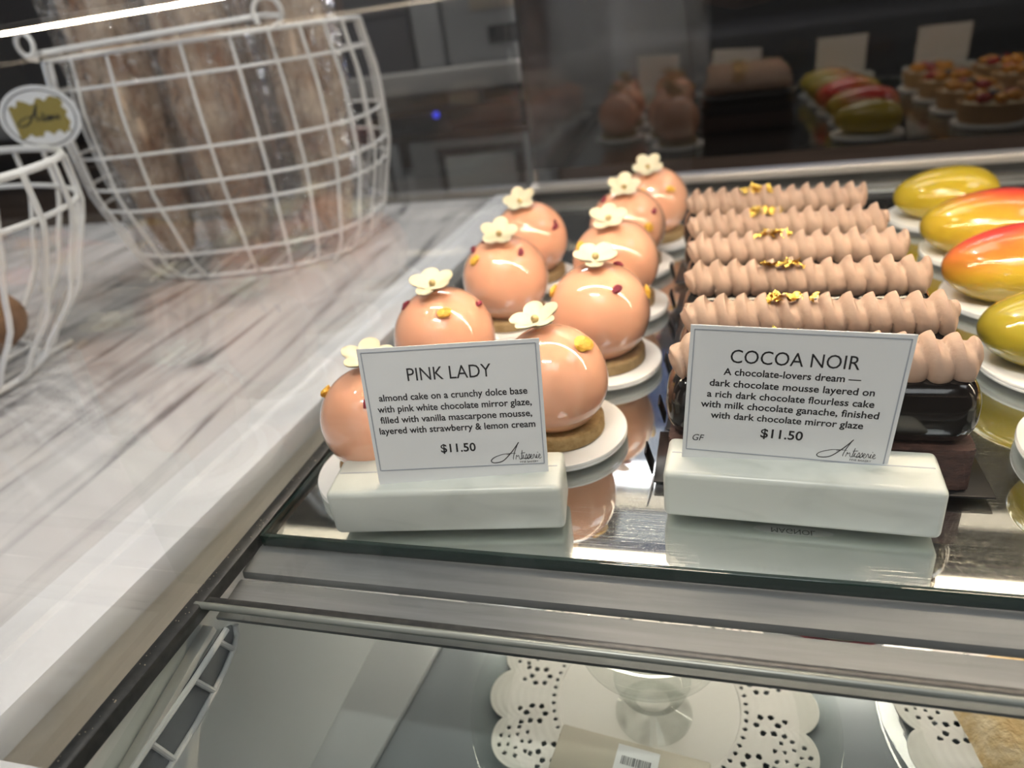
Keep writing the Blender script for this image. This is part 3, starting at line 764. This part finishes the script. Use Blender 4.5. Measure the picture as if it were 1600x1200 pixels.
# ------------------------------------------------------------------ price signs
def text_obj(name, s, width, cx, base, parent, m, bold=0.0, shear=0.0, z=0.07, height=None):
    cu = bpy.data.curves.new(name, 'FONT'); cu.body = s; cu.size = 1.0; cu.shear = shear; cu.offset = bold
    cu.align_x = 'LEFT'; cu.resolution_u = 3
    tmp = bpy.data.objects.new(name, cu); C.objects.link(tmp)
    dg = bpy.context.evaluated_depsgraph_get()
    me = bpy.data.meshes.new_from_object(tmp.evaluated_get(dg))
    bpy.data.objects.remove(tmp); bpy.data.curves.remove(cu)
    xs = [v.co.x for v in me.vertices]; ys = [v.co.y for v in me.vertices]
    k = width/(max(xs)-min(xs)); x0 = (max(xs)+min(xs))/2
    ky = max(k, 0.30/max(ys)) if height is None else height/max(ys)
    for v in me.vertices:   # card plane is local XZ, facing -Y
        v.co = Vector(((v.co.x-x0)*k+cx, -z, v.co.y*ky+base))*S
    me.materials.clear(); me.materials.append(m)
    o = bpy.data.objects.new(name, me); C.objects.link(o); o.parent = parent
    return o
def stroke(b, pts, w, z=0.07):
    """flat pen stroke in the card plane, width follows w(t)"""
    P = []
    n = len(pts)
    for i in range(n-1):                                # Catmull-Rom
        p0, p1, p2, p3 = [Vector(pts[max(0, min(n-1, k))]) for k in (i-1, i, i+1, i+2)]
        for q in range(8):
            t = q/8
            P.append(0.5*((2*p1)+(p2-p0)*t+(2*p0-5*p1+4*p2-p3)*t*t+(3*p1-p0-3*p2+p3)*t**3))
    P.append(Vector(pts[-1]))
    A = []
    for i, p in enumerate(P):
        d = P[min(i+1, len(P)-1)]-P[max(i-1, 0)]
        if d.length < 1e-9: d = Vector((1, 0))
        d.normalize(); nn = Vector((-d.y, d.x)); ww = w(i/(len(P)-1))/2
        A.append((b.v((p.x+nn.x*ww, -z, p.y+nn.y*ww)), b.v((p.x-nn.x*ww, -z, p.y-nn.y*ww))))
    for a, c in zip(A, A[1:]): b._face([a[0], c[0], c[1], a[1]])
def logo(parent, x0, y0, W_, name='logo_lettering', m=None, z=0.07, pen=1.0):
    """script word: swept capital A followed by joined small letters"""
    b = B(); k = W_/2.15
    pt = lambda *l: [(x0+px*k, y0+py*k) for px, py in l]
    lp = lambda *l: [(x0+(1.08+(px-1.06)*0.90)*k, y0+py*0.95*k) for px, py in l]
    th = lambda t: pen*(0.022*k+0.022*k*math.sin(PI*t))
    stroke(b, pt((0.95, 0.30), (0.55, 0.28), (0.15, 0.14), (0.0, -0.02), (0.14, -0.12), (0.5, -0.05), (0.85, 0.28), (1.12, 0.62), (1.26, 0.82), (1.20, 0.72), (1.06, 0.38), (0.98, 0.10), (0.98, 0.0)), th, z)
    stroke(b, pt((0.70, 0.24), (0.9, 0.30), (1.10, 0.30)), lambda t: 0.02*k*pen, z)
    th2 = lambda t: 0.024*k*pen
    x = 1.06
    stroke(b, lp((x, 0.0), (x+0.05, 0.22), (x+0.08, 0.14), (x+0.15, 0.22)), th2, z); x += 0.16
    stroke(b, lp((x, 0.20), (x+0.02, 0.05), (x+0.08, 0.0), (x+0.13, 0.12), (x+0.18, 0.46), (x+0.12, 0.1), (x+0.14, 0.0)), th2, z); x += 0.16
    stroke(b, lp((x-0.06, 0.30), (x+0.16, 0.33)), th2, z)
    for ch in 'isserie':
        if ch == 'i':
            stroke(b, lp((x, 0.02), (x+0.06, 0.22), (x+0.04, 0.04), (x+0.11, 0.04)), th2, z)
            stroke(b, lp((x+0.09, 0.31), (x+0.11, 0.33)), lambda t: 0.04*k, z); x += 0.115
        elif ch == 's':
            stroke(b, lp((x, 0.02), (x+0.10, 0.25), (x+0.12, 0.10), (x+0.06, 0.0), (x+0.0, 0.03), (x+0.15, 0.06)), th2, z); x += 0.13
        elif ch == 'e':
            stroke(b, lp((x, 0.06), (x+0.10, 0.17), (x+0.06, 0.23), (x+0.02, 0.10), (x+0.07, 0.0), (x+0.15, 0.06)), th2, z); x += 0.14
        elif ch == 'r':
            stroke(b, lp((x, 0.03), (x+0.05, 0.22), (x+0.09, 0.18), (x+0.11, 0.05), (x+0.15, 0.04)), th2, z); x += 0.14
    return b.build(name, m or m_softink, parent, smooth=False)
def sign(loc, yaw, card_q, lines, label, texts=True, sticker=False, group='price signs on marble blocks'):
    t = thing('price_sign', label, 'sign', loc, yaw, group)
    bw, bd, bh = 10.4, 2.75, 2.3
    b = B(); b.box((0, bd/2, bh/2+0.02), (bw, bd, bh), bevel=0.28, seg=4)
    blk = b.build('marble_block', m_block, t)
    B().box((0, 1.52, bh+0.005), (bw-0.5, 0.07, 0.05)).build('slot', m_greyink, blk, smooth=False)
    if sticker:
        ss = B(); ss.prism([(1.2*math.cos(a)*1.0+(0.35 if math.cos(a) > 0 else -0.35), 0.25*math.sin(a)+0.62) for a in [2*PI*k/24 for k in range(24)]], 0.008, 0.019)
        st_ = ss.build('sticker', m_label, blk, smooth=False)
        o = text_obj('sticker_text', 'MAGNOL', 1.7, 0, 0, st_, m_softink)
        o.rotation_euler = (PI/2+PI/2*0+0, 0, 0)
        for v in o.data.vertices: v.co = Vector((v.co.x, -(v.co.z), 0))      # lay on the underside
        o.rotation_euler = (0, 0, 0); o.location = Vector((0, 0.72, 0.004))*S
    x, y, z, cyaw, lean, roll, W_, H_ = card_q
    EXT = 1.0
    cd = B(); cd.box((0, 0, -EXT/2), (W_, 0.05, H_+EXT))
    q = Euler((lean, roll, cyaw-yaw), 'XYZ')
    rel = Matrix.Rotation(-yaw, 3, 'Z') @ (Vector((x, y, z))-Vector(loc))
    R = Matrix.Rotation(cyaw-yaw, 3, 'Z') @ Matrix.Rotation(lean, 3, 'X') @ Matrix.Rotation(roll, 3, 'Y')
    c = cd.build('card', m_paper, t, rel, R.to_euler(), smooth=False)
    if texts:
        bd_ = B(); wx, wz, th = W_/2-0.16, H_/2-0.17, 0.045
        for (ax, az, sx, sz) in ((0, wz, 2*wx, th), (0, -wz, 2*wx, th), (wx, 0, th, 2*wz), (-wx, 0, th, 2*wz)):
            bd_.box((ax, -0.035, az), (sx, 0.012, sz))
        bd_.build('border_line', m_greyink, c, smooth=False)
        for nm, s_, xa, xb, base, bold, h in lines:
            text_obj(nm, s_, xb-xa, (xa+xb)/2, base, c, m_ink, bold, 0.25 if s_ == 'GF' else 0.0, 0.035, h)
        logo(c, 1.30, -2.46, 2.1, z=0.035)
        text_obj('logo_caption', 'FINE BAKERY', 0.78, 2.92, -2.63, c, m_softink, 0.0, 0.0, 0.035, 0.085)
    return t
BO = 0.017
lines_pink = [('title', 'PINK LADY', -1.78, 1.68, 1.38, 0.0, 0.56),
 ('description', 'almond cake on a crunchy dolce base', -3.11, 3.08, 0.54, BO, None), ('description', 'with pink white chocolate mirror glaze,', -3.24, 3.22, 0.03, BO, None),
 ('description', 'filled with vanilla mascarpone mousse,', -3.20, 3.20, -0.47, BO, None), ('description', 'layered with strawberry & lemon cream', -3.31, 3.30, -0.97, BO, None),
 ('price', '$11.50', -0.80, 0.70, -1.96, BO, None)]
lines_cocoa = [('title', 'COCOA NOIR', -2.36, 2.24, 1.39, 0.0, 0.57),
 ('description', 'A chocolate-lovers dream \u2014', -2.56, 2.37, 0.85, BO, None), ('description', 'dark chocolate mousse layered on', -3.05, 2.93, 0.33, BO, None),
 ('description', 'a rich dark chocolate flourless cake', -3.11, 3.0, -0.17, BO, None), ('description', 'with milk chocolate ganache, finished', -3.32, 3.24, -0.65, BO, None),
 ('description', 'with dark chocolate mirror glaze', -2.90, 2.77, -1.14, BO, None), ('price', '$11.50', -0.91, 0.68, -1.88, BO, None), ('mark', 'GF', -3.54, -3.08, -2.28, 0.0, None)]
sign((-11.2, 21.9, 0.0), 0.135, (-10.384, 23.3, 5.54, 0.208, -0.122, 0.037, 7.42, 5.74), lines_pink, 'white PINK LADY price card in a pale marble block at the left')
sign((3.15, 23.68, 0.0), -0.045, (2.804, 25.2, 5.225, 0.006, -0.020, 0.067, 7.85, 5.81), lines_cocoa, 'white COCOA NOIR price card in a pale marble block in front of the cocoa bars', sticker=True)
sign((19.5, 23.0, 0.0), 0.0, (19.5, 24.6, 5.3, 0.0, -0.05, 0.0, 7.6, 5.8), [], 'blank price card in a marble block before the mango cakes, mirrored behind', texts=False)
sign((34.5, 23.0, 0.0), 0.0, (34.5, 24.6, 5.3, 0.0, -0.05, 0.0, 7.6, 5.8), [], 'blank price card in a marble block before the fruit tarts, mirrored behind', texts=False)

# fruit tarts, right of the picture and seen mirrored in the rear glass
tn = 0
tart_names = ['front left', 'front right', 'second row left', 'second row right', 'third row left', 'third row right', 'fourth row left', 'fourth row right']
tp = None
for yy in (32, 42, 52, 62):
    for xx in (31.5, 41.0):
        lab = 'round fruit tart mirrored in the rear glass, %s of the tarts' % tart_names[tn]
        if tp is None:
            tp = thing('fruit_tart', lab, 'tart', (xx, yy, 0.36), 0, 'fruit tarts mirrored in the rear glass')
            B().lathe([(0, 0), (3.4, 0), (3.9, 2.2), (3.6, 2.2), (3.3, 1.7), (0, 1.6)], 36).build('shell', m_tart, tp)
            b = B(); b.ell((0, 0, 1.9), (3.2, 3.2, 0.5), 24, 10); b.build('custard', m_petal, tp)
            for k in range(7):
                a = 2*PI*k/7
                B().ell((2.0*math.cos(a), 2.0*math.sin(a), 2.7), (1.1, 0.75, 0.6), 12, 8, Matrix.Rotation(a, 3, 'Z')).build('fruit_slice', (m_orange, m_orange, m_red, m_orange, m_orange, m_red, m_orange)[k], tp)
            B().ell((0, 0, 2.8), (0.8, 0.8, 0.6), 12, 8).build('berry', m_dark, tp)
        else: dup(tp, (xx, yy, 0.36), tn*0.7, lab)
        board((xx, yy, 0.005), 4.2, 'white cake board under the %s fruit tart' % tart_names[tn], 'white boards under the fruit tarts')
        tn += 1

# ------------------------------------------------------------------ marble counter, trim, baskets
MZ = -3.0
cb = B(); cb.prism([(-160, 9.3), (-30.2, 9.3), (-28.0, 92), (-160, 92)], MZ-3, MZ)
mcn = tag(cb.build('marble_counter', m_counter, smooth=False), 'grey veined marble counter carrying the bread baskets', 'counter')
B().box((-96, 51, (FZ+MZ-3.4)/2), (120, 76, MZ-3.4-FZ)).build('counter_base', m_beige, mcn, smooth=False)
tr = B()
def trim_fn(pts):
    b = tr
    y0, y1 = 5.0, 92.0
    def xo(y): return 0.045*(y-40)
    rows = []
    for y in (y0, y1):
        rows.append([b.v((x+xo(y), y, z)) for x, z in pts])
    n = len(pts)
    for i in range(n): b._face([rows[0][i], rows[0][(i+1) % n], rows[1][(i+1) % n], rows[1][i]])
    b._face(rows[0]); b._face(rows[1][::-1])
trim_fn([(-31.4, MZ+0.02), (-31.3, MZ+0.25), (-29.6, MZ+0.35), (-29.3, MZ+0.15), (-28.9, MZ+0.15), (-28.6, MZ+0.4), (-27.3, MZ+0.45), (-26.6, MZ+0.25), (-26.3, MZ-0.3), (-26.3, MZ-1.2), (-27.5, MZ-1.6), (-31.4, MZ-1.6)])
tag(tr.build('counter_trim', m_trim, ang=30), 'white painted moulding along the edge of the marble counter', 'trim')
bs = B(); bs.prism([(-28.3, 5), (-26.2, 92), (-27.4, 92), (-29.6, 5)], -60, MZ-1.65)
tag(bs.build('counter_side', m_beige, smooth=False), 'beige stone side of the counter below the white moulding', 'panel')
tag(B().box((-24.3, 50, -9.0), (6, 90, 0.6)).build('gap_ledge', m_beige, smooth=False), 'beige ledge in the gap beside the case', 'ledge')

def se(a, b_, t, n=2.8):
    c, s = math.cos(t), math.sin(t)
    return (a*math.copysign(abs(c)**(2/n), c), b_*math.copysign(abs(s)**(2/n), s))
def basket(name, label, loc, rz, a, b_, H_, prof, nw, rings, rw, rr, handle=True, group=None, exn=2.8):
    t = thing(name, label, 'basket', loc, rz, group)
    def sc(h):
        for (h0, s0), (h1, s1) in zip(prof, prof[1:]):
            if h <= h1: 
                q = (h-h0)/(h1-h0); q = q*q*(3-2*q)*0.4+q*0.6
                return s0+(s1-s0)*q
        return prof[-1][1]
    NA = 96
    ringpts = lambda h, k=1.0: [(*se(a*sc(h)*k, b_*sc(h)*k, 2*PI*j/NA, exn), h*H_) for j in range(NA)]
    B().tube(ringpts(1.0), rr*1.35, 8, closed=True).build('rim', m_wire, t)
    for h in rings:
        B().tube(ringpts(h, 0.995), rr, 8, closed=True).build('ring', m_wire, t)
    bt = B(); bt.tube(ringpts(0.0), rr*1.3, 8, closed=True)
    for k in range(7):
        x = a*sc(0)*(-0.85+1.7*k/6); yy = b_*sc(0)*0.93
        bt.tube([(x, -yy, 0), (x, yy, 0)], rr, 6)
    bt.build('bottom', m_wire, t)
    for j in range(nw):
        ang = 2*PI*(j+0.35)/nw
        pts = [(*se(a*sc(h)*1.012, b_*sc(h)*1.012, ang, exn), h*H_) for h in [k/14 for k in range(15)]]
        B().tube(pts, rw, 8).build('wire', m_wire, t)
    return t, sc, ringpts
BK = (-53.6, 75.0, MZ+0.35)
bt, bsc, brp = basket('wire_basket', 'large white wire basket of wrapped loaves with a round label', BK, 0.20, 16.0, 13.5, 23.3,
    [(0, 0.80), (0.10, 0.90), (0.45, 1.03), (0.75, 1.04), (1.0, 0.99)], 24, (0.13, 0.36, 0.46, 0.60, 0.88), 0.16, 0.16)
# handles of the large basket: a straight bar over the front rim, hooked at both ends
hb = B(); hy = -13.9
def loop(cx, sgn): return [(cx+1.1*math.cos(a), hy-0.1*k, 23.3+1.35+1.15*math.sin(a)) for k, a in enumerate([PI*1.5+sgn*2*PI*k/18*0.88 for k in range(19)])]
hb.tube(loop(-10.9, -1), 0.22, 8); hb.tube([(-10.7, hy-0.4, 24.0), (11.6, hy-0.2, 24.4), (12.9, hy+0.6, 24.2)], 0.24, 8)
hb.tube(loop(12.4, 1), 0.22, 8)
hb.tube([(-11.4, hy-0.7, 23.9), (-7.9, hy-0.7, 23.95)], 0.22, 8)
hb.build('handle', m_wire, bt)

def wrapped_loaf(loc, r, L_, tilt, label, seed, seal=True):
    rd = random.Random(seed)
    t = thing('bread_loaf', label, 'bread', loc, 0, 'wrapped loaves in the large basket')
    t.rotation_euler = tilt
    ph = [rd.uniform(0, 6) for _ in range(4)]
    def fn(u, v):
        a = u*2*PI; s = math.sin(PI*min(max(v, 0.0), 1))**0.35
        rr = r*s*(1+0.07*math.sin(3*a+ph[0]+4*v)+0.05*math.sin(11*v+ph[1])+0.04*math.sin(7*a+ph[2]-9*v))
        return (rr*math.cos(a), rr*0.85*math.sin(a), v*L_)
    B().grid(36, 40, fn, cu=True).build('loaf', m_crust, t)
    def fw(u, v):
        a = u*2*PI
        rr = (r*1.16+0.35*math.sin(9*a+ph[3]+14*v)+0.25*math.sin(17*a-22*v))*(1 if v < 0.85 else 1-(v-0.85)*3.5)
        return (rr*math.cos(a), rr*0.9*math.sin(a), -0.1+v*(L_*1.12))
    B().grid(72, 50, fw, cu=True).build('cellophane_wrapper', m_cello, t, ang=180)
    return t
ldirs = [(-63.1, 70.4, 4.1, 38, (0, -0.02, 0)), (-53.2, 71.4, 4.1, 39, (0, 0.0, 0)), (-43.9, 75.2, 3.6, 37, (0, 0.03, 0)), (-57.0, 80.6, 3.8, 41, (0, -0.02, 0)), (-47.8, 83.4, 3.5, 38, (0, 0.02, 0))]
lnames = ['brown crusty loaf in cellophane behind the round label', 'floury loaf in cellophane second from left in the basket', 'brown loaf in cellophane at the middle of the basket', 'loaf in cellophane at the back of the large basket', 'loaf in cellophane at the back right of the large basket']
for (x, y, r, L_, tl), nm in zip(ldirs, lnames):
    wrapped_loaf((x, y, MZ+0.9), r, L_, tl, nm, int(x*7) % 97)
# round tag hung on the large basket
tg_ = thing('round_label', 'white round label with a gold brush mark hung on the wire basket', 'label', (-62.2, 57.4, 16.0), 0.35)
def disc(b, rx, rz_, y0, y1, n=64):
    a = [b.v((rx*math.cos(2*PI*k/n), y0, rz_*math.sin(2*PI*k/n))) for k in range(n)]; c = [b.v((rx*math.cos(2*PI*k/n), y1, rz_*math.sin(2*PI*k/n))) for k in range(n)]
    b._face(a); b._face(c[::-1])
    for k in range(n): b._face([a[k], c[k], c[(k+1) % n], a[(k+1) % n]])
b = B(); disc(b, 3.7, 2.9, 0, 0.12); dsk = b.build('disc', m_label, tg_, smooth=False)
b = B(); b.tube([(3.25*math.cos(2*PI*k/64), -0.01, 2.5*math.sin(2*PI*k/64)) for k in range(64)], 0.06, 6, closed=True); b.build('ring_line', m_softink, dsk)
b = B(); rb = random.Random(4); top = []; bot = []
for k in range(15):
    x = -2.5+4.9*k/14; top.append((x, 1.45+0.35*rb.uniform(-1, 1)+0.1*k/14)); bot.append((x, -1.45+0.3*rb.uniform(-1, 1)))
poly = top + [(2.6, 1.0), (2.3, 0.8), (2.7, 0.3), (2.4, -0.1), (2.65, -0.7), (2.3, -1.1)] + bot[::-1]
a_ = [b.v((x, -0.02, z)) for x, z in poly]; c_ = [b.v((x, 0.02, z)) for x, z in poly]; b._face(a_); b._face(c_[::-1])
b.build('gold_brush_mark', m_goldprint, dsk, smooth=False)
logo(dsk, -2.2, -0.3, 4.0, 'label_lettering', m_ink, z=0.05, pen=1.7)

# near basket at the left edge
nb, nsc, nrp = basket('wire_basket', 'tall white wire basket at the left edge with dark bread inside', (-69.5, 38.5, MZ+0.4), 0.0, 22.5, 16.0, 16.5,
    [(0, 0.58), (0.08, 0.66), (0.40, 0.87), (0.8, 1.0), (1.0, 1.0)], 26, (0.80,), 0.22, 0.22, exn=2.0)
def dark_loaf(loc, rot, L_, r, label):
    b = B(); b.ell((0, 0, 0), (L_/2, r, r*0.8), 32, 20)
    o = b.build('bread_loaf', m_crust2, None, loc, rot)
    return tag(o, label, 'bread', 'dark loaves in the near basket')
dark_loaf((-65.0, 38.5, 2.6), (0, 0.05, 0.3), 20, 5.2, 'dark brown loaf lying at the bottom of the left basket')
dark_loaf((-55.2, 37.2, 14.0), (0.1, -0.9, 0.4), 13, 3.0, 'dark baguette end poking out of the left basket')

# ------------------------------------------------------------------ back bar behind the case
bk = thing('back_counter', 'dark wood back counter with a grey worktop behind the case', 'counter', (0, 168, FZ))
H0 = 95
B().box((0, -2, H0+8.0), (520, 46, 4.0), bevel=0.3).build('worktop', m_backtop, bk)
B().box((0, 4, 52), (516, 30, 100)).build('carcass', m_walnut, bk, smooth=False)
B().box((0, -14.5, H0+1.5), (516, 6, 1.2)).build('shelf_board', m_walnut, bk, smooth=False)
B().box((0, -14.5, H0-3.4), (516, 6, 1.0)).build('shelf_board', m_walnut, bk, smooth=False)
fg = thing('undercounter_fridge', 'grey undercounter appliance with two dark windows and a blue light', 'appliance', (-57, 148, FZ), 0)
B().box((0, 4, 42), (46, 8, 84), bevel=0.4).build('body', m_greybox, fg)
for x0, wdt in ((-19, 14), (6, 31)):
    dr = B().box((x0+2, -0.6, 80), (wdt, 1.2, 22), bevel=0.5).build('door', mat('dull_steel', (0.19, 0.195, 0.195), 0.4, metal=0.4), fg)
    wn = B().box((x0+2.5, -1.4, 84.5), (wdt*0.62, 0.5, 10), bevel=0.2).build('window', m_blackglass, dr)
    B().box((x0+2.5, -1.75, 84), (wdt*0.5, 0.3, 7.6), bevel=0.12).build('window_pane', mat('pale_window', (0.30, 0.31, 0.30), 0.2), wn)
cp = B().box((-9, -0.5, 94.6), (24, 1.0, 4.0), bevel=0.2).build('control_panel', m_blackglass, fg)
B().ell((0.2, -1.2, 96.3), (0.7, 0.4, 0.7), 14, 8).build('indicator_light', m_bluelight, cp)
BZ = H0+FZ+10.05
def bbox(name, label, cat, c, sz, m, extra=None):
    t = thing(name, label, cat, (c[0], c[1], BZ))
    B().box((0, 0, sz[2]/2), sz, bevel=0.4).build('body', m, t)
    if extra: extra(t, sz)
    return t
def lid(t, sz): B().box((0, 0, sz[2]+0.5), (sz[0]+1, sz[1]+1, 1.2), bevel=0.2).build('lid', m_darkbox, t)
def panel(t, sz):
    B().box((sz[0]*0.15, -sz[1]/2-0.15, sz[2]*0.45), (sz[0]*0.6, 0.3, 3.0), bevel=0.1).build('label_plate', m_beigebox, t)
    B().box((sz[0]*0.2, -sz[1]/2-0.15, sz[2]*0.2), (sz[0]*0.35, 0.3, 3.2), bevel=0.1).build('dark_slot', m_blackglass, t)
bbox('storage_bin', 'charcoal storage bin on the back counter at the left', 'bin', (-68, 155), (16, 14, 10.5), m_darkbox, lid)
bbox('storage_bin', 'grey storage bin on the back counter beside the coffee machine', 'bin', (-56.3, 155), (6, 14, 15), m_greybox, lid)
bbox('coffee_machine', 'grey boxy coffee machine with a beige plate on the back counter', 'machine', (-44, 156), (17, 16, 24), m_greybox, panel)
bbox('storage_bin', 'black storage bin on the back counter behind the dome cakes', 'bin', (-29, 155), (9, 12, 12), m_darkbox, lid)
bbox('carton', 'brown carton on the back counter far left', 'carton', (-92, 155), (22, 18, 20), m_walnut, lid)
bbox('storage_bin', 'wide charcoal bin on the back counter at the far right', 'bin', (66, 156), (40, 16, 12), m_darkbox, lid)
def small(c, sz, m, label):
    t = thing('food_tub', label, 'tub', c)
    B().box((0, 0, sz[2]/2), sz, bevel=0.2).build('body', m, t); B().box((0, 0, sz[2]+0.2), (sz[0]+0.4, sz[1]+0.4, 0.5), bevel=0.1).build('lid', m_walnut, t)
    return t
small((-51.5, 152, -1.6+3.85), (6.5, 4, 2.6), m_beigebox, 'beige tub on the shelf under the back worktop')
small((-37.0, 152, -1.6+3.85), (5.0, 4, 2.2), m_beigebox, 'small beige tub at the right of the back shelf')

# ------------------------------------------------------------------ the customer, seen in the rear glass
PXX, PYY = -21.0, -24.0
per = thing('person', 'person in a grey shirt and dark trousers mirrored in the rear glass', 'person', (PXX, PYY, FZ), 0.0)
def skin_body(name, joints, edges, m, parent, sub=2, root=0):
    me = bpy.data.meshes.new(name)
    me.from_pydata([Vector(j[0])*S for j in joints], edges, [])
    o = bpy.data.objects.new(name, me); C.objects.link(o); o.parent = parent
    sk = o.modifiers.new('skin', 'SKIN'); sk.use_smooth_shade = True
    for i, j in enumerate(joints):
        r = j[1] if isinstance(j[1], tuple) else (j[1], j[1])
        me.skin_vertices[0].data[i].radius = (r[0]*S, r[1]*S)
    me.skin_vertices[0].data[root].use_root = True
    ss = o.modifiers.new('smooth', 'SUBSURF'); ss.levels = sub; ss.render_levels = sub
    me.materials.append(m)
    return o
J = [((0, 0, 92), (13, 9)), ((0, -1, 106), (12, 9)), ((0, -1, 122), (14, 10)), ((0, -1, 138), (13, 9)), ((0, 0, 146), 5.5), ((0, 2, 153), 5.5), ((0, 3, 160), (7.5, 9)), ((0, 3, 168), (7.0, 8.5)),
     ((17, 0, 138), 5.5), ((26, 3, 118), 4.2), ((22, 18, 116), 3.3), ((20.5, 20.5, 117), 2.6),
     ((-17, 0, 138), 5.5), ((-22, -2, 112), 4.2), ((-23, 4, 90), 3.2), ((-23, 5, 86), 2.6),
     ((9, 0, 84), 8.5), ((10, 1, 48), 5.8), ((11, -1, 9), 4.2), ((-9, 0, 84), 8.5), ((-10, 1, 48), 5.8), ((-11, -1, 9), 4.2)]
E_ = [(0, 1), (1, 2), (2, 3), (3, 4), (4, 5), (5, 6), (6, 7), (3, 8), (8, 9), (9, 10), (10, 11), (3, 12), (12, 13), (13, 14), (14, 15), (0, 16), (16, 17), (17, 18), (0, 19), (19, 20), (20, 21)]
skin_body('body', J, E_, m_skin, per)
def hand(parent, c, R, flip, curl):
    """palm with four fingers and a thumb, each its own bent chain"""
    js = [((0, 0, 0), (2.6, 1.4)), ((0, 0, -4), (3.6, 1.4)), ((0, 0, -8), (4.0, 1.3))]; es = [(0, 1), (1, 2)]
    for k, ln in enumerate((6.6, 7.6, 7.2, 5.6)):
        x = (-2.7+1.8*k)*flip; i0 = len(js)
        zz, yy, a = -8.5, 0.0, 0.1
        js.append(((x, 0, -8.6), 0.95)); es.append((2, i0))
        for q, seg in enumerate((0.45, 0.32, 0.23)):
            a += curl*(0.5+0.35*q); yy += math.sin(a)*ln*seg; zz -= math.cos(a)*ln*seg
            js.append(((x, yy, zz), 0.85-0.08*q)); es.append((len(js)-2, len(js)-1))
    i0 = len(js)
    js += [((-3.4*flip, 0.6, -3.6), 1.15), ((-5.2*flip, 1.6, -6.2), 1.0), ((-5.6*flip, 2.4, -8.6), 0.85)]; es += [(1, i0), (i0, i0+1), (i0+1, i0+2)]
    js = [((R @ Vector(p)) + Vector(c), r) for p, r in js]
    return skin_body('hand', js, es, m_skin, parent, 1)
hand(per, (-23, 5, 86), Matrix.Rotation(0.15, 3, 'X'), 1, 0.5)
hand(per, (20.5, 20.5, 117), Matrix.Rotation(2.4, 3, 'X') @ Matrix.Rotation(0.4, 3, 'Z'), -1, 0.9)
sh = B()
def shirt(u, v):
    a = u*2*PI; z = 84+v*60 + (1-v)*(2.2*math.cos(a)*1.0)
    w_ = 17.5+1.5*(1-v)-(max(0, v-0.82)*52); dd = 12.0-(max(0, v-0.85)*40)+1.0*(1-v)
    f = 1+0.035*math.sin(6*a+9*v)+0.025*math.sin(11*a-5*v)
    return (w_*math.cos(a)*f, dd*math.sin(a)*f, z)
sh.grid(64, 40, shirt, cu=True)
for sgn, el in ((1, (25, 3, 120)), (-1, (-21.5, -2, 116))):
    sh.tube([(sgn*12, 0, 138), (sgn*17, 0, 137), Vector(el)*0.5+Vector((sgn*17, 0, 138))*0.5, el], 7.2, 20, r1=6.4, caps=False)
sh.build('shirt', m_shirt, per, ang=180)
tr_ = [((0, 0, 93), (14.2, 10)), ((9, 0, 84), (9.6, 9.6)), ((10, 1, 48), 7.2), ((11, -1, 12), 6.2), ((-9, 0, 84), (9.6, 9.6)), ((-10, 1, 48), 7.2), ((-11, -1, 12), 6.2)]
skin_body('trousers', tr_, [(0, 1), (1, 2), (2, 3), (0, 4), (4, 5), (5, 6)], m_trousers, per)
for sgn in (1, -1):
    b = B(); b.ell((sgn*11.3, 5, 4.2), (5, 13.5, 4.2), 20, 14); b.build('shoe', m_shoe, per)
hr = B(); hr.ell((0, 1.2, 166.5), (8.6, 9.6, 8.2), 28, 18); hr.build('hair', m_hair, per)
fc = B()
for sgn in (1, -1): fc.ell((sgn*3.2, 11.2, 163.0), (1.3, 0.8, 0.8), 12, 8)
fc.build('eye', m_label, per)
nz_ = B(); nz_.ell((0, 12.3, 160.2), (1.5, 1.8, 2.2), 12, 8); nz_.build('nose', m_skin, per)
mo = B(); mo.ell((0, 11.0, 156.3), (2.4, 0.8, 0.6), 12, 8); mo.build('mouth', m_red, per)
for sgn in (1, -1):
    b = B(); b.ell((sgn*8.0, 3, 161), (0.9, 1.8, 2.8), 12, 8); b.build('ear', m_skin, per)
